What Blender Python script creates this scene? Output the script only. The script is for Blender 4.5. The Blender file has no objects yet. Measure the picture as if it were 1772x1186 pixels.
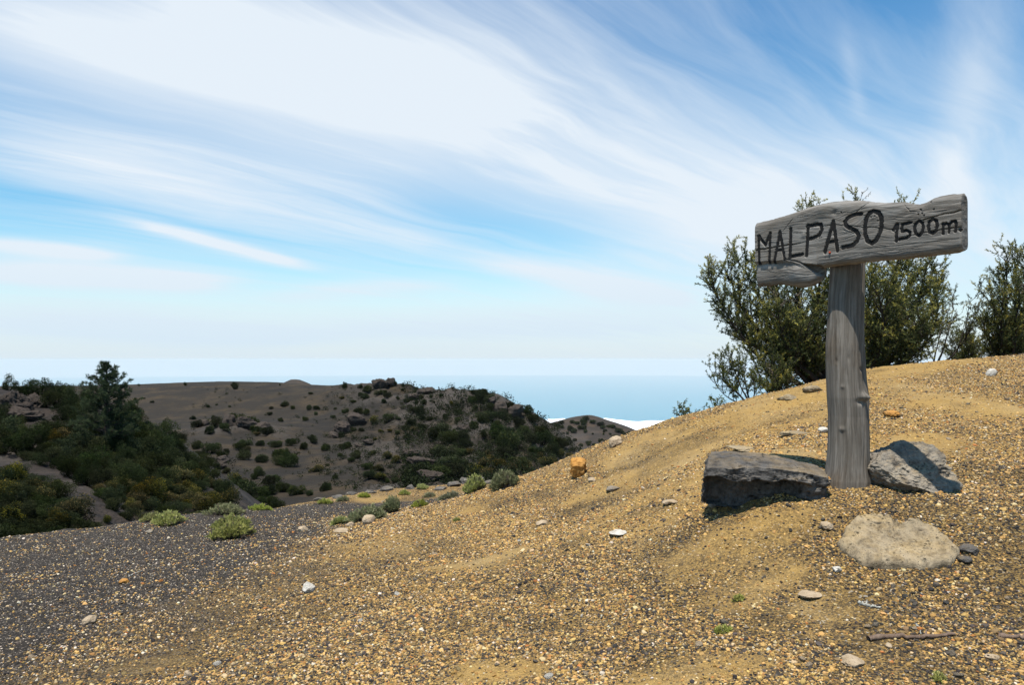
import bpy, math
import numpy as np
from mathutils import Vector

# ------------------------------------------------------------------ camera, sky, sun, exposure
scene = bpy.context.scene
COL = scene.collection
R = math.radians
F = 1338.0                      # focal length in photo pixels (1772 wide)
CX, CY = 886.0, 593.0
EYE = 1.5                       # eye height above the ground at the camera
PITCH = math.atan((622.0 - CY) / F)
SUN_TRAVEL = Vector((0.15, 0.32, -1.0)).normalized()

cam_d = bpy.data.cameras.new("camera")
cam_d.sensor_width = 36.0
cam_d.lens = 36.0 * F / 1772.0
cam_d.clip_start = 0.05
cam_d.clip_end = 400000.0
cam = bpy.data.objects.new("camera", cam_d)
cam.location = (0, 0, EYE)
cam.rotation_euler = (math.pi / 2 + PITCH, 0, 0)
COL.objects.link(cam)
scene.camera = cam

scene.view_settings.view_transform = 'Standard'
scene.view_settings.look = 'None'
scene.view_settings.exposure = 0.5
scene.view_settings.gamma = 1.0
scene.view_settings.use_curve_mapping = False
scene.cycles.use_denoising = True
scene.cycles.max_bounces = 6
scene.cycles.transparent_max_bounces = 8
scene.cycles.volume_bounces = 1

sun_d = bpy.data.lights.new("sun", 'SUN')
sun_d.energy = 5.0
sun_d.angle = R(0.53)
sun_d.color = (1.0, 0.955, 0.88)
sun = bpy.data.objects.new("sun", sun_d)
sun.rotation_euler = SUN_TRAVEL.to_track_quat('-Z', 'Y').to_euler()
sun.location = (-5, -6, 30)
COL.objects.link(sun)


def pix_dir(px, py):
    """unit-less ray through a photo pixel"""
    r, u = (px - CX), (CY - py)
    cp, sp = math.cos(PITCH), math.sin(PITCH)
    return np.array([r, F * cp - u * sp, F * sp + u * cp]) / F


def at(px, py, Y):
    """world point seen at photo pixel px,py that stands Y metres in front of the camera"""
    d = pix_dir(px, py)
    k = Y / d[1]
    return np.array([d[0] * k, Y, EYE + d[2] * k])


# ---- node helper
class NT:
    def __init__(s, tree):
        s.t = tree
        s.n = tree.nodes
        s.l = tree.links

    def new(s, typ, **kw):
        nd = s.n.new(typ)
        for k, v in kw.items():
            setattr(nd, k, v)
        return nd

    def put(s, sock, v):
        if v is None:
            return
        if isinstance(v, bpy.types.NodeSocket):
            s.l.new(v, sock)
        else:
            sock.default_value = v

    def math(s, op, a, b=None, c=None, clamp=False):
        nd = s.new('ShaderNodeMath', operation=op, use_clamp=clamp)
        s.put(nd.inputs[0], a); s.put(nd.inputs[1], b); s.put(nd.inputs[2], c)
        return nd.outputs[0]

    def vmath(s, op, a, b=None):
        nd = s.new('ShaderNodeVectorMath', operation=op)
        s.put(nd.inputs[0], a); s.put(nd.inputs[1], b)
        return nd.outputs[0]

    def noise(s, vec, scale, detail=4.0, rough=0.55, dist=0.0, color=False):
        nd = s.new('ShaderNodeTexNoise')
        s.put(nd.inputs['Vector'], vec)
        s.put(nd.inputs['Scale'], scale); s.put(nd.inputs['Detail'], detail)
        s.put(nd.inputs['Roughness'], rough); s.put(nd.inputs['Distortion'], dist)
        return nd.outputs['Color' if color else 'Fac']

    def voronoi(s, vec, scale, feature='F1', out='Distance', rnd=1.0):
        nd = s.new('ShaderNodeTexVoronoi', feature=feature)
        s.put(nd.inputs['Vector'], vec); s.put(nd.inputs['Scale'], scale)
        s.put(nd.inputs['Randomness'], rnd)
        return nd.outputs[out]

    def ramp(s, fac, stops, interp='LINEAR'):
        nd = s.new('ShaderNodeValToRGB')
        cr = nd.color_ramp
        cr.interpolation = interp
        while len(cr.elements) < len(stops):
            cr.elements.new(0.5)
        for e, (p, c) in zip(cr.elements, stops):
            e.position = p
            e.color = (c, c, c, 1) if isinstance(c, (int, float)) else (c[0], c[1], c[2], 1)
        s.put(nd.inputs['Fac'], fac)
        return nd.outputs['Color']

    def mix(s, fac, a, b, blend='MIX'):
        nd = s.new('ShaderNodeMix', data_type='RGBA', blend_type=blend)
        s.put(nd.inputs[0], fac)
        for sock, v in ((nd.inputs[6], a), (nd.inputs[7], b)):
            if isinstance(v, (tuple, list)):
                v = (v[0], v[1], v[2], 1)
            s.put(sock, v)
        return nd.outputs[2]

    def mapr(s, v, a, b, c=0.0, d=1.0, smooth=False):
        nd = s.new('ShaderNodeMapRange')
        if smooth:
            nd.interpolation_type = 'SMOOTHSTEP'
        s.put(nd.inputs[0], v)
        for i, q in enumerate((a, b, c, d)):
            s.put(nd.inputs[i + 1], q)
        return nd.outputs[0]

    def mapping(s, vec, scale=(1, 1, 1), rot=(0, 0, 0), loc=(0, 0, 0)):
        nd = s.new('ShaderNodeMapping')
        s.put(nd.inputs['Vector'], vec)
        nd.inputs['Scale'].default_value = scale
        nd.inputs['Rotation'].default_value = rot
        nd.inputs['Location'].default_value = loc
        return nd.outputs[0]

    def attr(s, name, out='Color', typ='GEOMETRY'):
        nd = s.new('ShaderNodeAttribute', attribute_name=name, attribute_type=typ)
        return nd.outputs[out]


# ---- world: Nishita sky with high cirrus spread on a plane of cloud
world = bpy.data.worlds.new("World")
scene.world = world
world.use_nodes = True
W = NT(world.node_tree)
W.n.clear()
SKY_STRENGTH = 0.105
sky = W.new('ShaderNodeTexSky', sky_type='NISHITA')
sky.sun_disc = False
sky.sun_elevation = math.asin(-SUN_TRAVEL.z)
sky.sun_rotation = math.atan2(-SUN_TRAVEL.x, -SUN_TRAVEL.y)
sky.altitude = 1500.0
sky.air_density = 1.25
sky.dust_density = 0.35
sky.ozone_density = 2.2
CL_OFF = 0.09


def sky_plane(px, py):
    d = pix_dir(px, py)
    d = d / np.linalg.norm(d)
    k = 1.0 / max(d[2] + CL_OFF, 0.02)
    return np.array([d[0] * k, d[1] * k])


tc = W.new('ShaderNodeTexCoord').outputs['Generated']
sep = W.new('ShaderNodeSeparateXYZ')
W.put(sep.inputs[0], tc)
dx, dy, dz = sep.outputs
zz = W.math('MAXIMUM', W.math('ADD', dz, CL_OFF), 0.02)
comb = W.new('ShaderNodeCombineXYZ')
W.put(comb.inputs[0], W.math('DIVIDE', dx, zz))
W.put(comb.inputs[1], W.math('DIVIDE', dy, zz))
P = comb.outputs[0]
# wind-drawn warp of the cloud plane
warp = W.noise(P, 0.55, 3.0, 0.5, color=True)
warp = W.vmath('SUBTRACT', warp, (0.5, 0.5, 0.5))
Pw = W.vmath('ADD', P, W.vmath('MULTIPLY', warp, (0.55, 0.55, 0.0)))
PHI = math.atan((2100 - CX) / F)              # bearing the streaks run to
Pr = W.mapping(Pw, rot=(0, 0, PHI))           # y now runs along the streaks
fib = W.mapping(Pr, scale=(3.4, 0.42, 1.0))
fibre = W.noise(fib, 1.6, 9.0, 0.62, 0.35)
fib2 = W.mapping(Pr, scale=(10.0, 1.6, 1.0), loc=(3, 1, 0))
fibre2 = W.noise(fib2, 1.6, 7.0, 0.6, 0.5)
wide = W.noise(W.mapping(Pr, scale=(1.0, 0.35, 1), loc=(7.3, 2.2, 0)), 0.55, 3.0, 0.5)
# the single cirrus bands: (px,py) -> (px,py), half width in photo pixels at the middle, weight
BANDS = [
    ((-300, -40), (850, 185), 105, 0.85),
    ((250, 0), (1420, 440), 150, 0.85),
    ((-60, 250), (760, 428), 38, 0.62),
    ((-60, 190), (760, 340), 60, 0.42),
    ((225, 382), (545, 466), 10, 1.1),
    ((-60, 468), (400, 492), 22, 1.5),
    ((-60, 422), (230, 447), 12, 1.0),
    ((-60, 548), (560, 595), 30, 1.3),
    ((840, 440), (1160, 526), 24, 0.9),
    ((600, 575), (1300, 560), 30, 0.9),
    ((450, 522), (760, 492), 14, 0.6),
    ((1130, 400), (1900, 470), 130, 0.62),
    ((1715, -30), (1630, 380), 46, 0.30),
    ((1460, 60), (1490, 200), 9, 0.16),
]
cover = None
for (a, b, hw, wt) in BANDS:
    pa, pb = sky_plane(*a), sky_plane(*b)
    m = 0.5 * (np.array(a) + np.array(b))
    t = np.array(b, float) - np.array(a); t /= np.linalg.norm(t)
    nn = np.array([-t[1], t[0]])
    w0, w1 = sky_plane(*(m - nn * hw)), sky_plane(*(m + nn * hw))
    c = 0.5 * (pa + pb)
    ax = pb - pa
    L = np.linalg.norm(ax) / 2
    ax /= 2 * L
    pr = np.array([-ax[1], ax[0]])
    wd = max(0.5 * abs(np.dot(w1 - w0, pr)), 0.02)
    c = c + pr * np.dot(sky_plane(*m) - c, pr) * 0.6
    v = W.vmath('SUBTRACT', Pw if wt > 0.3 else P, (c[0], c[1], 0))
    l_ = W.new('ShaderNodeVectorMath', operation='DOT_PRODUCT')
    W.put(l_.inputs[0], v); l_.inputs[1].default_value = (ax[0] / L, ax[1] / L, 0)
    w_ = W.new('ShaderNodeVectorMath', operation='DOT_PRODUCT')
    W.put(w_.inputs[0], v); w_.inputs[1].default_value = (pr[0] / wd, pr[1] / wd, 0)
    l4 = W.math('POWER', W.math('ABSOLUTE', l_.outputs['Value']), 4.0)
    w2 = W.math('POWER', W.math('ABSOLUTE', w_.outputs['Value']), 2.0)
    g = W.math('MULTIPLY', W.math('EXPONENT', W.math('MULTIPLY', W.math('ADD', l4, w2), -0.9)), wt)
    cover = g if cover is None else W.math('ADD', cover, g)
# torn by the fibres, with thin veils everywhere else
veil = W.mapr(W.math('MULTIPLY', wide, fibre), 0.20, 0.50, 0.0, 0.45)
fmix = W.math('ADD', W.math('MULTIPLY', fibre, 0.85), W.math('MULTIPLY', fibre2, 0.30))
body = W.math('MULTIPLY', W.math('MINIMUM', cover, 1.15), W.mapr(fmix, 0.22, 0.72, 0.74, 1.05))
low = W.mapr(dz, 0.17, -0.03, 0.0, 0.96, True)          # milky air low over the sea
tot = W.math('ADD', W.math('ADD', body, W.math('MULTIPLY', veil, 1.0)), 0.0)
tot = W.math('MINIMUM', tot, 0.97)
hsv = W.new('ShaderNodeHueSaturation')
W.put(hsv.inputs['Color'], sky.outputs[0])
hsv.inputs['Saturation'].default_value = 1.35
W.put(hsv.inputs['Hue'], W.mapr(dz, 0.08, 0.45, 0.482, 0.495))
hsv.inputs['Value'].default_value = 1.06
cloud_col = (0.575 / SKY_STRENGTH, 0.63 / SKY_STRENGTH, 0.685 / SKY_STRENGTH)
skyc = W.mix(tot, hsv.outputs[0], cloud_col)
skyc = W.mix(low, skyc, tuple(v / SKY_STRENGTH for v in (0.465, 0.572, 0.655)))
bg = W.new('ShaderNodeBackground')
W.put(bg.inputs[0], skyc)
bg.inputs[1].default_value = SKY_STRENGTH
wo = W.new('ShaderNodeOutputWorld')
W.l.new(bg.outputs[0], wo.inputs[0])

# ------------------------------------------------------------------ general helpers
rng = np.random.default_rng(7)


def tag(o, label=None, cat=None, group=None, kind=None):
    if label: o["label"] = label
    if cat: o["category"] = cat
    if group: o["group"] = group
    if kind: o["kind"] = kind
    return o


def empty(name, loc, rz=0.0):
    o = bpy.data.objects.new(name, None)
    o.location = tuple(float(v) for v in loc)
    o.rotation_euler = (0, 0, rz)
    o.empty_display_size = 0.1
    COL.objects.link(o)
    return o


def mesh_np(name, V, Fa, smooth=False, attrs=None):
    """mesh from arrays; Fa is one (n,k) array or a list of such arrays"""
    if isinstance(Fa, np.ndarray):
        Fa = [Fa]
    Fa = [np.asarray(f, np.int32) for f in Fa if len(f)]
    me = bpy.data.meshes.new(name)
    V = np.asarray(V, np.float32)
    me.vertices.add(len(V))
    me.vertices.foreach_set("co", V.ravel())
    nl = sum(f.size for f in Fa)
    npoly = sum(len(f) for f in Fa)
    me.loops.add(nl)
    me.polygons.add(npoly)
    if npoly:
        me.loops.foreach_set("vertex_index", np.concatenate([f.ravel() for f in Fa]))
        tot = np.concatenate([np.full(len(f), f.shape[1], np.int32) for f in Fa])
        st = np.concatenate([[0], np.cumsum(tot)[:-1]]).astype(np.int32)
        me.polygons.foreach_set("loop_start", st)
        me.polygons.foreach_set("loop_total", tot)
    me.update(calc_edges=True)
    if smooth and npoly:
        me.polygons.foreach_set("use_smooth", np.ones(npoly, bool))
    for an, (typ, data) in (attrs or {}).items():
        a = me.attributes.new(an, typ, 'POINT')
        data = np.asarray(data, np.float32)
        a.data.foreach_set({'FLOAT': 'value', 'FLOAT_VECTOR': 'vector', 'FLOAT_COLOR': 'color'}[typ], data.ravel())
    return me


def obj(name, me, mat=None, parent=None, loc=None):
    o = bpy.data.objects.new(name, me)
    if mat is not None and len(me.materials) == 0:
        me.materials.append(mat)
    if loc is not None:
        o.location = tuple(float(v) for v in loc)
    COL.objects.link(o)
    if parent is not None:
        o.parent = parent
    return o


# ---- lattice noise
def _hash(ix, iy, iz, seed):
    h = (ix.astype(np.int64) * 374761393 + iy.astype(np.int64) * 668265263 + iz.astype(np.int64) * 2147483647 + seed * 1274126177) & 0xFFFFFFFF
    h = ((h ^ (h >> 13)) * 1274126177) & 0xFFFFFFFF
    h = ((h ^ (h >> 16)) * 2246822519) & 0xFFFFFFFF
    h = h ^ (h >> 15)
    return (h & 0xFFFFFF) / float(0xFFFFFF) * 2 - 1


def vnoise(p, seed=0):
    p = np.asarray(p, float)
    i = np.floor(p).astype(np.int64)
    f = p - i
    f = f * f * f * (f * (f * 6 - 15) + 10)
    out = 0
    for a in (0, 1):
        for b in (0, 1):
            for c in (0, 1):
                w = (f[:, 0] if a else 1 - f[:, 0]) * (f[:, 1] if b else 1 - f[:, 1]) * (f[:, 2] if c else 1 - f[:, 2])
                out = out + w * _hash(i[:, 0] + a, i[:, 1] + b, i[:, 2] + c, seed)
    return out


def fbm(p, octs=4, gain=0.5, seed=0, ridged=False):
    p = np.asarray(p, float)
    if p.shape[1] == 2:
        p = np.concatenate([p, np.zeros((len(p), 1))], 1)
    s, a, tot = 0, 1.0, 0
    for o in range(octs):
        n = vnoise(p * (2.03 ** o) + 17.7 * o, seed + o)
        if ridged:
            n = 1 - 2 * np.abs(n)
        s = s + a * n
        tot += a
        a *= gain
    return s / tot


def smooth01(x):
    x = np.clip(x, 0, 1)
    return x * x * (3 - 2 * x)


class TPS:
    """smooth height z(x, y) through control points"""
    def __init__(s, pts, lam=0.0, sc=1.0):
        pts = np.array(pts, float)
        s.sc = sc
        s.c = pts[:, :2] / sc
        n = len(pts)
        K = s.U(np.linalg.norm(s.c[:, None] - s.c[None], axis=2)) + lam * np.eye(n)
        Pm = np.concatenate([np.ones((n, 1)), s.c], 1)
        A = np.zeros((n + 3, n + 3))
        A[:n, :n] = K; A[:n, n:] = Pm; A[n:, :n] = Pm.T
        b = np.zeros(n + 3); b[:n] = pts[:, 2]
        s.w = np.linalg.solve(A, b)

    @staticmethod
    def U(r):
        return np.where(r > 1e-9, r * r * np.log(np.maximum(r, 1e-9)), 0.0)

    def __call__(s, xy):
        xy = np.asarray(xy, float) / s.sc
        out = np.empty(len(xy))
        for i in range(0, len(xy), 20000):
            q = xy[i:i + 20000]
            out[i:i + 20000] = s.U(np.linalg.norm(q[:, None] - s.c[None], axis=2)) @ s.w[:-3] + s.w[-3] + q @ s.w[-2:]
        return out


def grid_faces(nu, nv):
    i = np.arange((nu - 1) * (nv - 1))
    a = (i // (nu - 1)) * nu + i % (nu - 1)
    return np.stack([a, a + 1, a + 1 + nu, a + nu], 1)


def ray_hit(hfun, px, py, y0, y1, n=600):
    """first point of the height field seen through the pixel"""
    d = pix_dir(px, py)
    Y = np.geomspace(y0, y1, n)
    k = Y / d[1]
    xy = np.stack([d[0] * k, Y], 1)
    z = EYE + d[2] * k
    h = hfun(xy)
    below = np.nonzero(z <= h)[0]
    if len(below) == 0:
        i = int(np.argmin(z - h))
        return np.array([xy[i, 0], xy[i, 1], h[i]])
    i = below[0]
    return np.array([xy[i, 0], xy[i, 1], h[i]])


class GridH:
    """fast bilinear look-up of a height already sampled on a rectilinear grid"""
    def __init__(s, ga, gb, Z, polar=False):
        s.a, s.b, s.Z, s.polar = ga, gb, Z, polar          # Z[b, a] (or Z[a, b] when polar: a = x/y, b = y)

    def __call__(s, xy):
        xy = np.asarray(xy, float)
        if s.polar:
            u, v = xy[:, 0] / xy[:, 1], xy[:, 1]
        else:
            u, v = xy[:, 0], xy[:, 1]
        i = np.clip(np.searchsorted(s.a, u) - 1, 0, len(s.a) - 2); j = np.clip(np.searchsorted(s.b, v) - 1, 0, len(s.b) - 2)
        fu = np.clip((u - s.a[i]) / (s.a[i + 1] - s.a[i]), 0, 1); fv = np.clip((v - s.b[j]) / (s.b[j + 1] - s.b[j]), 0, 1)
        Z = s.Z.T if s.polar else s.Z
        return (Z[j, i] * (1 - fu) + Z[j, i + 1] * fu) * (1 - fv) + (Z[j + 1, i] * (1 - fu) + Z[j + 1, i + 1] * fu) * fv


# ------------------------------------------------------------------ materials
def material(name):
    m = bpy.data.materials.new(name)
    m.use_nodes = True
    t = NT(m.node_tree)
    t.n.clear()
    out = t.new('ShaderNodeOutputMaterial')
    b = t.new('ShaderNodeBsdfPrincipled')
    t.l.new(b.outputs[0], out.inputs[0])
    b.inputs['Roughness'].default_value = 0.95
    b.inputs['Specular IOR Level'].default_value = 0.15
    t.b = b
    t.out = out
    return m, t


def bump(t, h, strength, dist, prev=None):
    nd = t.new('ShaderNodeBump')
    nd.inputs['Strength'].default_value = strength
    nd.inputs['Distance'].default_value = dist
    t.put(nd.inputs['Height'], h)
    if prev is not None:
        t.l.new(prev, nd.inputs['Normal'])
    return nd.outputs[0]


def obj_co(t):
    return t.new('ShaderNodeTexCoord').outputs['Object']


# ground of the knoll: ochre tuff dust, lapilli, and black ash to one side (attribute 'ash')
def make_ground():
    m, t = material("ground_tuff_and_ash")
    co = obj_co(t)
    ash = t.attr('ash', 'Fac')
    dust = t.attr('dust', 'Fac')
    n1 = t.noise(co, 1.3, 5, 0.6)
    n2 = t.noise(co, 7.0, 6, 0.65)
    n3 = t.noise(co, 45.0, 4, 0.7)
    ochre = t.mix(n2, (0.27, 0.162, 0.046), (0.43, 0.275, 0.088))
    ochre = t.mix(t.mapr(n1, 0.45, 0.7), ochre, (0.35, 0.242, 0.105))
    ochre = t.mix(t.math('MULTIPLY', t.mapr(n3, 0.4, 0.75), 0.45), ochre, (0.12, 0.085, 0.05))
    # fine grit
    cell = t.new('ShaderNodeTexVoronoi', feature='F1')
    t.put(cell.inputs['Vector'], co); cell.inputs['Scale'].default_value = 130.0
    sepc = t.new('ShaderNodeSeparateColor'); t.l.new(cell.outputs['Color'], sepc.inputs[0])
    grit = t.ramp(sepc.outputs[0], [(0.0, (0.030, 0.027, 0.024)), (0.30, (0.065, 0.052, 0.038)), (0.40, (0.17, 0.105, 0.042)),
                                    (0.62, (0.34, 0.205, 0.062)), (0.88, (0.41, 0.275, 0.11)), (0.98, (0.52, 0.44, 0.32))], 'CONSTANT')
    cell2 = t.new('ShaderNodeTexVoronoi', feature='F1')
    t.put(cell2.inputs['Vector'], co); cell2.inputs['Scale'].default_value = 60.0
    sep2 = t.new('ShaderNodeSeparateColor'); t.l.new(cell2.outputs['Color'], sep2.inputs[0])
    dk = t.attr('dark', 'Fac')
    grit = t.mix(t.math('MULTIPLY', dk, 0.75), grit, t.mix(1.0, grit, (0.33, 0.36, 0.42), 'MULTIPLY'))
    grit_amt = t.math('MULTIPLY', t.mapr(t.math('ADD', dust, t.math('MULTIPLY', t.math('SUBTRACT', n2, 0.5), 0.6)), 1.0, 0.35), 0.95, clamp=True)
    col = t.mix(grit_amt, ochre, grit)
    ashc = t.mix(n2, (0.0195, 0.0162, 0.0130), (0.037, 0.0305, 0.0240))
    ashc = t.mix(t.mapr(sepc.outputs[1], 0.88, 0.90), ashc, (0.15, 0.12, 0.09))
    ashc = t.mix(t.mapr(sepc.outputs[2], 0.97, 0.98), ashc, (0.5, 0.42, 0.33))
    am = t.mapr(t.math('ADD', ash, t.math('MULTIPLY', t.math('SUBTRACT', n3, 0.5), 0.5)), 0.25, 0.75)
    col = t.mix(am, col, ashc)
    t.put(t.b.inputs['Base Color'], col)
    nb = bump(t, t.math('MULTIPLY', cell.outputs['Distance'], -1.0), 0.9, 0.006)
    nb = bump(t, t.math('MULTIPLY', cell2.outputs['Distance'], -1.0), 0.7, 0.008, nb)
    nb = bump(t, n3, 0.5, 0.02, nb)
    t.l.new(nb, t.b.inputs['Normal'])
    return m


def make_slope(name, c0, c1, c2, tint_scale=0.02, grain=0.6):
    """dark cinder slopes seen from afar"""
    m, t = material(name)
    co = obj_co(t)
    a = t.noise(co, tint_scale, 5, 0.6)
    b = t.noise(co, tint_scale * 8, 6, 0.7)
    c = t.noise(co, 1.1, 6, 0.75)
    col = t.mix(t.mapr(a, 0.35, 0.65), c0, c1)
    col = t.mix(t.mapr(b, 0.47, 0.70), col, c2)
    col = t.mix(t.math('MULTIPLY', t.mapr(c, 0.40, 0.7), grain), col, (0.022, 0.020, 0.018))
    rock = t.attr('rock', 'Fac')
    rr = t.mix(c, (0.018, 0.016, 0.015), (0.115, 0.098, 0.082))
    col = t.mix(rock, col, rr)
    t.put(t.b.inputs['Base Color'], col)
    nb = bump(t, c, 0.8, 0.6)
    t.l.new(nb, t.b.inputs['Normal'])
    return m


def make_pebble():
    m, t = material("lapilli")
    co = obj_co(t)
    tint = t.attr('tint', 'Color', 'INSTANCER')
    n = t.noise(co, 2.5, 4, 0.7)
    col = t.mix(t.mapr(n, 0.35, 0.75, 0.0, 0.5), tint, t.mix(1.0, tint, (0.45, 0.40, 0.35), 'MULTIPLY'))
    t.put(t.b.inputs['Base Color'], col)
    t.b.inputs['Roughness'].default_value = 0.9
    return m


def make_rock(name, dark, mid, light, dust=(0.42, 0.29, 0.13), dust_amt=0.4, pit=28.0, pitd=0.012, lich=None, spots=0.0):
    m, t = material(name)
    co = obj_co(t)
    n1 = t.noise(co, 3.2, 6, 0.65)
    n2 = t.noise(co, 17.0, 6, 0.7)
    col = t.mix(t.mapr(n1, 0.3, 0.7), mid, light)
    col = t.mix(t.mapr(n2, 0.42, 0.68), col, dark)
    v = t.voronoi(co, pit)
    pits = t.mapr(v, 0.12, 0.30, 1.0, 0.0)
    pits = t.math('MULTIPLY', pits, t.mapr(t.noise(co, 6.0, 3), 0.45, 0.62))
    col = t.mix(t.math('MULTIPLY', pits, 0.8), col, (0.02, 0.018, 0.016))
    # dust lies on the upper faces
    geo = t.new('ShaderNodeNewGeometry')
    sx = t.new('ShaderNodeSeparateXYZ'); t.l.new(geo.outputs['Normal'], sx.inputs[0])
    dm = t.math('MULTIPLY', t.mapr(sx.outputs[2], 0.35, 0.9), t.mapr(t.noise(co, 5.0, 6, 0.7), 0.40, 0.64))
    col = t.mix(t.math('MULTIPLY', dm, dust_amt), col, dust)
    if lich:
        lm = t.mapr(t.noise(co, 11.0, 5, 0.7), 0.56, 0.64)
        col = t.mix(t.math('MULTIPLY', lm, 0.8), col, lich)
    if spots:
        sm = t.mapr(t.voronoi(co, 70.0), 0.20, 0.12)
        col = t.mix(t.math('MULTIPLY', sm, spots), col, (0.05, 0.045, 0.04))
    t.put(t.b.inputs['Base Color'], col)
    nb = bump(t, t.math('SUBTRACT', n2, t.math('MULTIPLY', pits, 0.8)), 0.8, pitd)
    nb = bump(t, t.noise(co, 55.0, 6, 0.75), 0.9, 0.009, nb)
    t.l.new(nb, t.b.inputs['Normal'])
    return m


def make_leaf(name, dark, mid, tip, tip_amt=0.35, trans=0.22, obj_var=0.35, dry=(0.16, 0.13, 0.09)):
    """'tone' attribute: 0 inner/dark .. 1 young tip, above 1.2 dry"""
    m, t = material(name)
    tone = t.attr('tone', 'Fac')
    oi = t.new('ShaderNodeObjectInfo')
    rndv = oi.outputs['Random']
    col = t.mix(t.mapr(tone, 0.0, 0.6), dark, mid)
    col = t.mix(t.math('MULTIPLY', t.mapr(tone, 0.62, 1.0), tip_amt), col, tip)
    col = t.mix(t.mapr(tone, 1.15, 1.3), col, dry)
    h = t.new('ShaderNodeHueSaturation')
    t.put(h.inputs['Color'], col)
    t.put(h.inputs['Hue'], t.mapr(rndv, 0, 1, 0.5 - 0.025 * obj_var / 0.35, 0.5 + 0.02))
    t.put(h.inputs['Value'], t.mapr(t.math('FRACT', t.math('MULTIPLY', rndv, 7.31)), 0, 1, 1 - obj_var, 1 + obj_var))
    t.put(h.inputs['Saturation'], t.mapr(t.math('FRACT', t.math('MULTIPLY', rndv, 3.17)), 0, 1, 0.8, 1.1))
    t.n.remove(t.b)
    df = t.new('ShaderNodeBsdfDiffuse'); tr = t.new('ShaderNodeBsdfTranslucent'); mx = t.new('ShaderNodeMixShader')
    t.l.new(h.outputs[0], df.inputs[0]); t.l.new(h.outputs[0], tr.inputs[0])
    mx.inputs[0].default_value = trans
    t.l.new(df.outputs[0], mx.inputs[1]); t.l.new(tr.outputs[0], mx.inputs[2])
    t.l.new(mx.outputs[0], t.out.inputs[0])
    return m


def make_bark(name, a, b, scale=14.0):
    m, t = material(name)
    co = obj_co(t)
    n = t.noise(t.mapping(co, scale=(1, 1, 0.3)), scale, 6, 0.7)
    t.put(t.b.inputs['Base Color'], t.mix(t.mapr(n, 0.35, 0.65), a, b))
    t.l.new(bump(t, n, 0.7, 0.02), t.b.inputs['Normal'])
    return m


def make_wood(name, stain, shade=(1, 1, 1)):
    """silver-grey weathered timber; 'gco' = along grain, across grain, depth (m)"""
    m, t = material(name)
    g = t.attr('gco', 'Vector')
    wv = t.noise(g, 3.2, 3, 0.5, color=True)
    wv = t.vmath('MULTIPLY', t.vmath('SUBTRACT', wv, (0.5, 0.5, 0.5)), (0.0, 0.030, 0.02))
    gw = t.vmath('ADD', g, wv)
    fine = t.noise(t.mapping(gw, scale=(4.0, 150.0, 40.0)), 1.0, 7, 0.72)
    band = t.noise(t.mapping(gw, scale=(1.6, 42.0, 10.0)), 1.0, 4, 0.6)
    blot = t.noise(t.mapping(g, scale=(4.0, 9.0, 4.0)), 1.0, 4, 0.6)
    col = t.ramp(fine, [(0.25, (0.045, 0.040, 0.034)), (0.43, (0.135, 0.124, 0.109)), (0.58, (0.22, 0.205, 0.183)), (0.80, (0.34, 0.318, 0.287))])
    mot = t.noise(t.mapping(g, scale=(11.0, 34.0, 20.0)), 1.0, 5, 0.7)
    col = t.mix(t.mapr(mot, 0.3, 0.7, 0.0, 0.45), col, (0.20, 0.187, 0.168))
    col = t.mix(t.mapr(band, 0.36, 0.62), t.mix(1.0, col, (0.66, 0.645, 0.62), 'MULTIPLY'), col)
    pale = t.noise(t.mapping(gw, scale=(2.2, 26.0, 10.0), loc=(5, 3, 1)), 1.0, 6, 0.7)
    col = t.mix(t.mapr(pale, 0.52, 0.70, 0.0, 0.55), col, (0.36, 0.34, 0.31))
    col = t.mix(t.mapr(pale, 0.42, 0.30, 0.0, 0.6), col, (0.055, 0.049, 0.043))
    col = t.mix(t.mapr(blot, 0.45, 0.72, 0.0, 0.85), col, t.mix(1.0, col, stain, 'MULTIPLY'))
    col = t.mix(1.0, col, shade, 'MULTIPLY')
    t.put(t.b.inputs['Base Color'], col)
    t.b.inputs['Roughness'].default_value = 0.85
    nb = bump(t, fine, 0.5, 0.002)
    nb = bump(t, band, 0.35, 0.003, nb)
    t.l.new(nb, t.b.inputs['Normal'])
    return m


def plain(name, c, rough=0.9):
    m, t = material(name)
    n = t.noise(obj_co(t), 60.0, 4, 0.7)
    t.put(t.b.inputs['Base Color'], t.mix(t.mapr(n, 0.3, 0.7), tuple(v * 0.6 for v in c), c))
    t.b.inputs['Roughness'].default_value = rough
    return m


M = {}
M['ground'] = make_ground()
M['slope'] = make_slope("cinder_slope", (0.020, 0.0172, 0.0132), (0.034, 0.0268, 0.0178), (0.070, 0.049, 0.026), 0.02, 0.6)
M['spur'] = make_slope("cinder_spur", (0.023, 0.020, 0.018), (0.040, 0.032, 0.026), (0.072, 0.053, 0.038), 0.08, 0.5)
M['farhill'] = make_slope("far_cinder_hill", (0.034, 0.029, 0.0235), (0.044, 0.034, 0.025), (0.080, 0.053, 0.032), 0.012, 0.4)
M['pebble'] = make_pebble()
M['basalt'] = make_rock("basalt_dusty", (0.026, 0.024, 0.022), (0.078, 0.073, 0.067), (0.15, 0.14, 0.127), dust_amt=0.35, spots=0.6, pitd=0.022)
M['basalt_pale'] = make_rock("basalt_pale_side", (0.075, 0.064, 0.052), (0.19, 0.165, 0.132), (0.31, 0.27, 0.21), dust_amt=0.45, pit=40, spots=0.6, pitd=0.018)
M['pale'] = make_rock("pale_tuff", (0.085, 0.065, 0.042), (0.25, 0.195, 0.12), (0.38, 0.31, 0.21), dust=(0.44, 0.31, 0.14), dust_amt=0.5, pit=45, pitd=0.016, spots=0.8)
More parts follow.
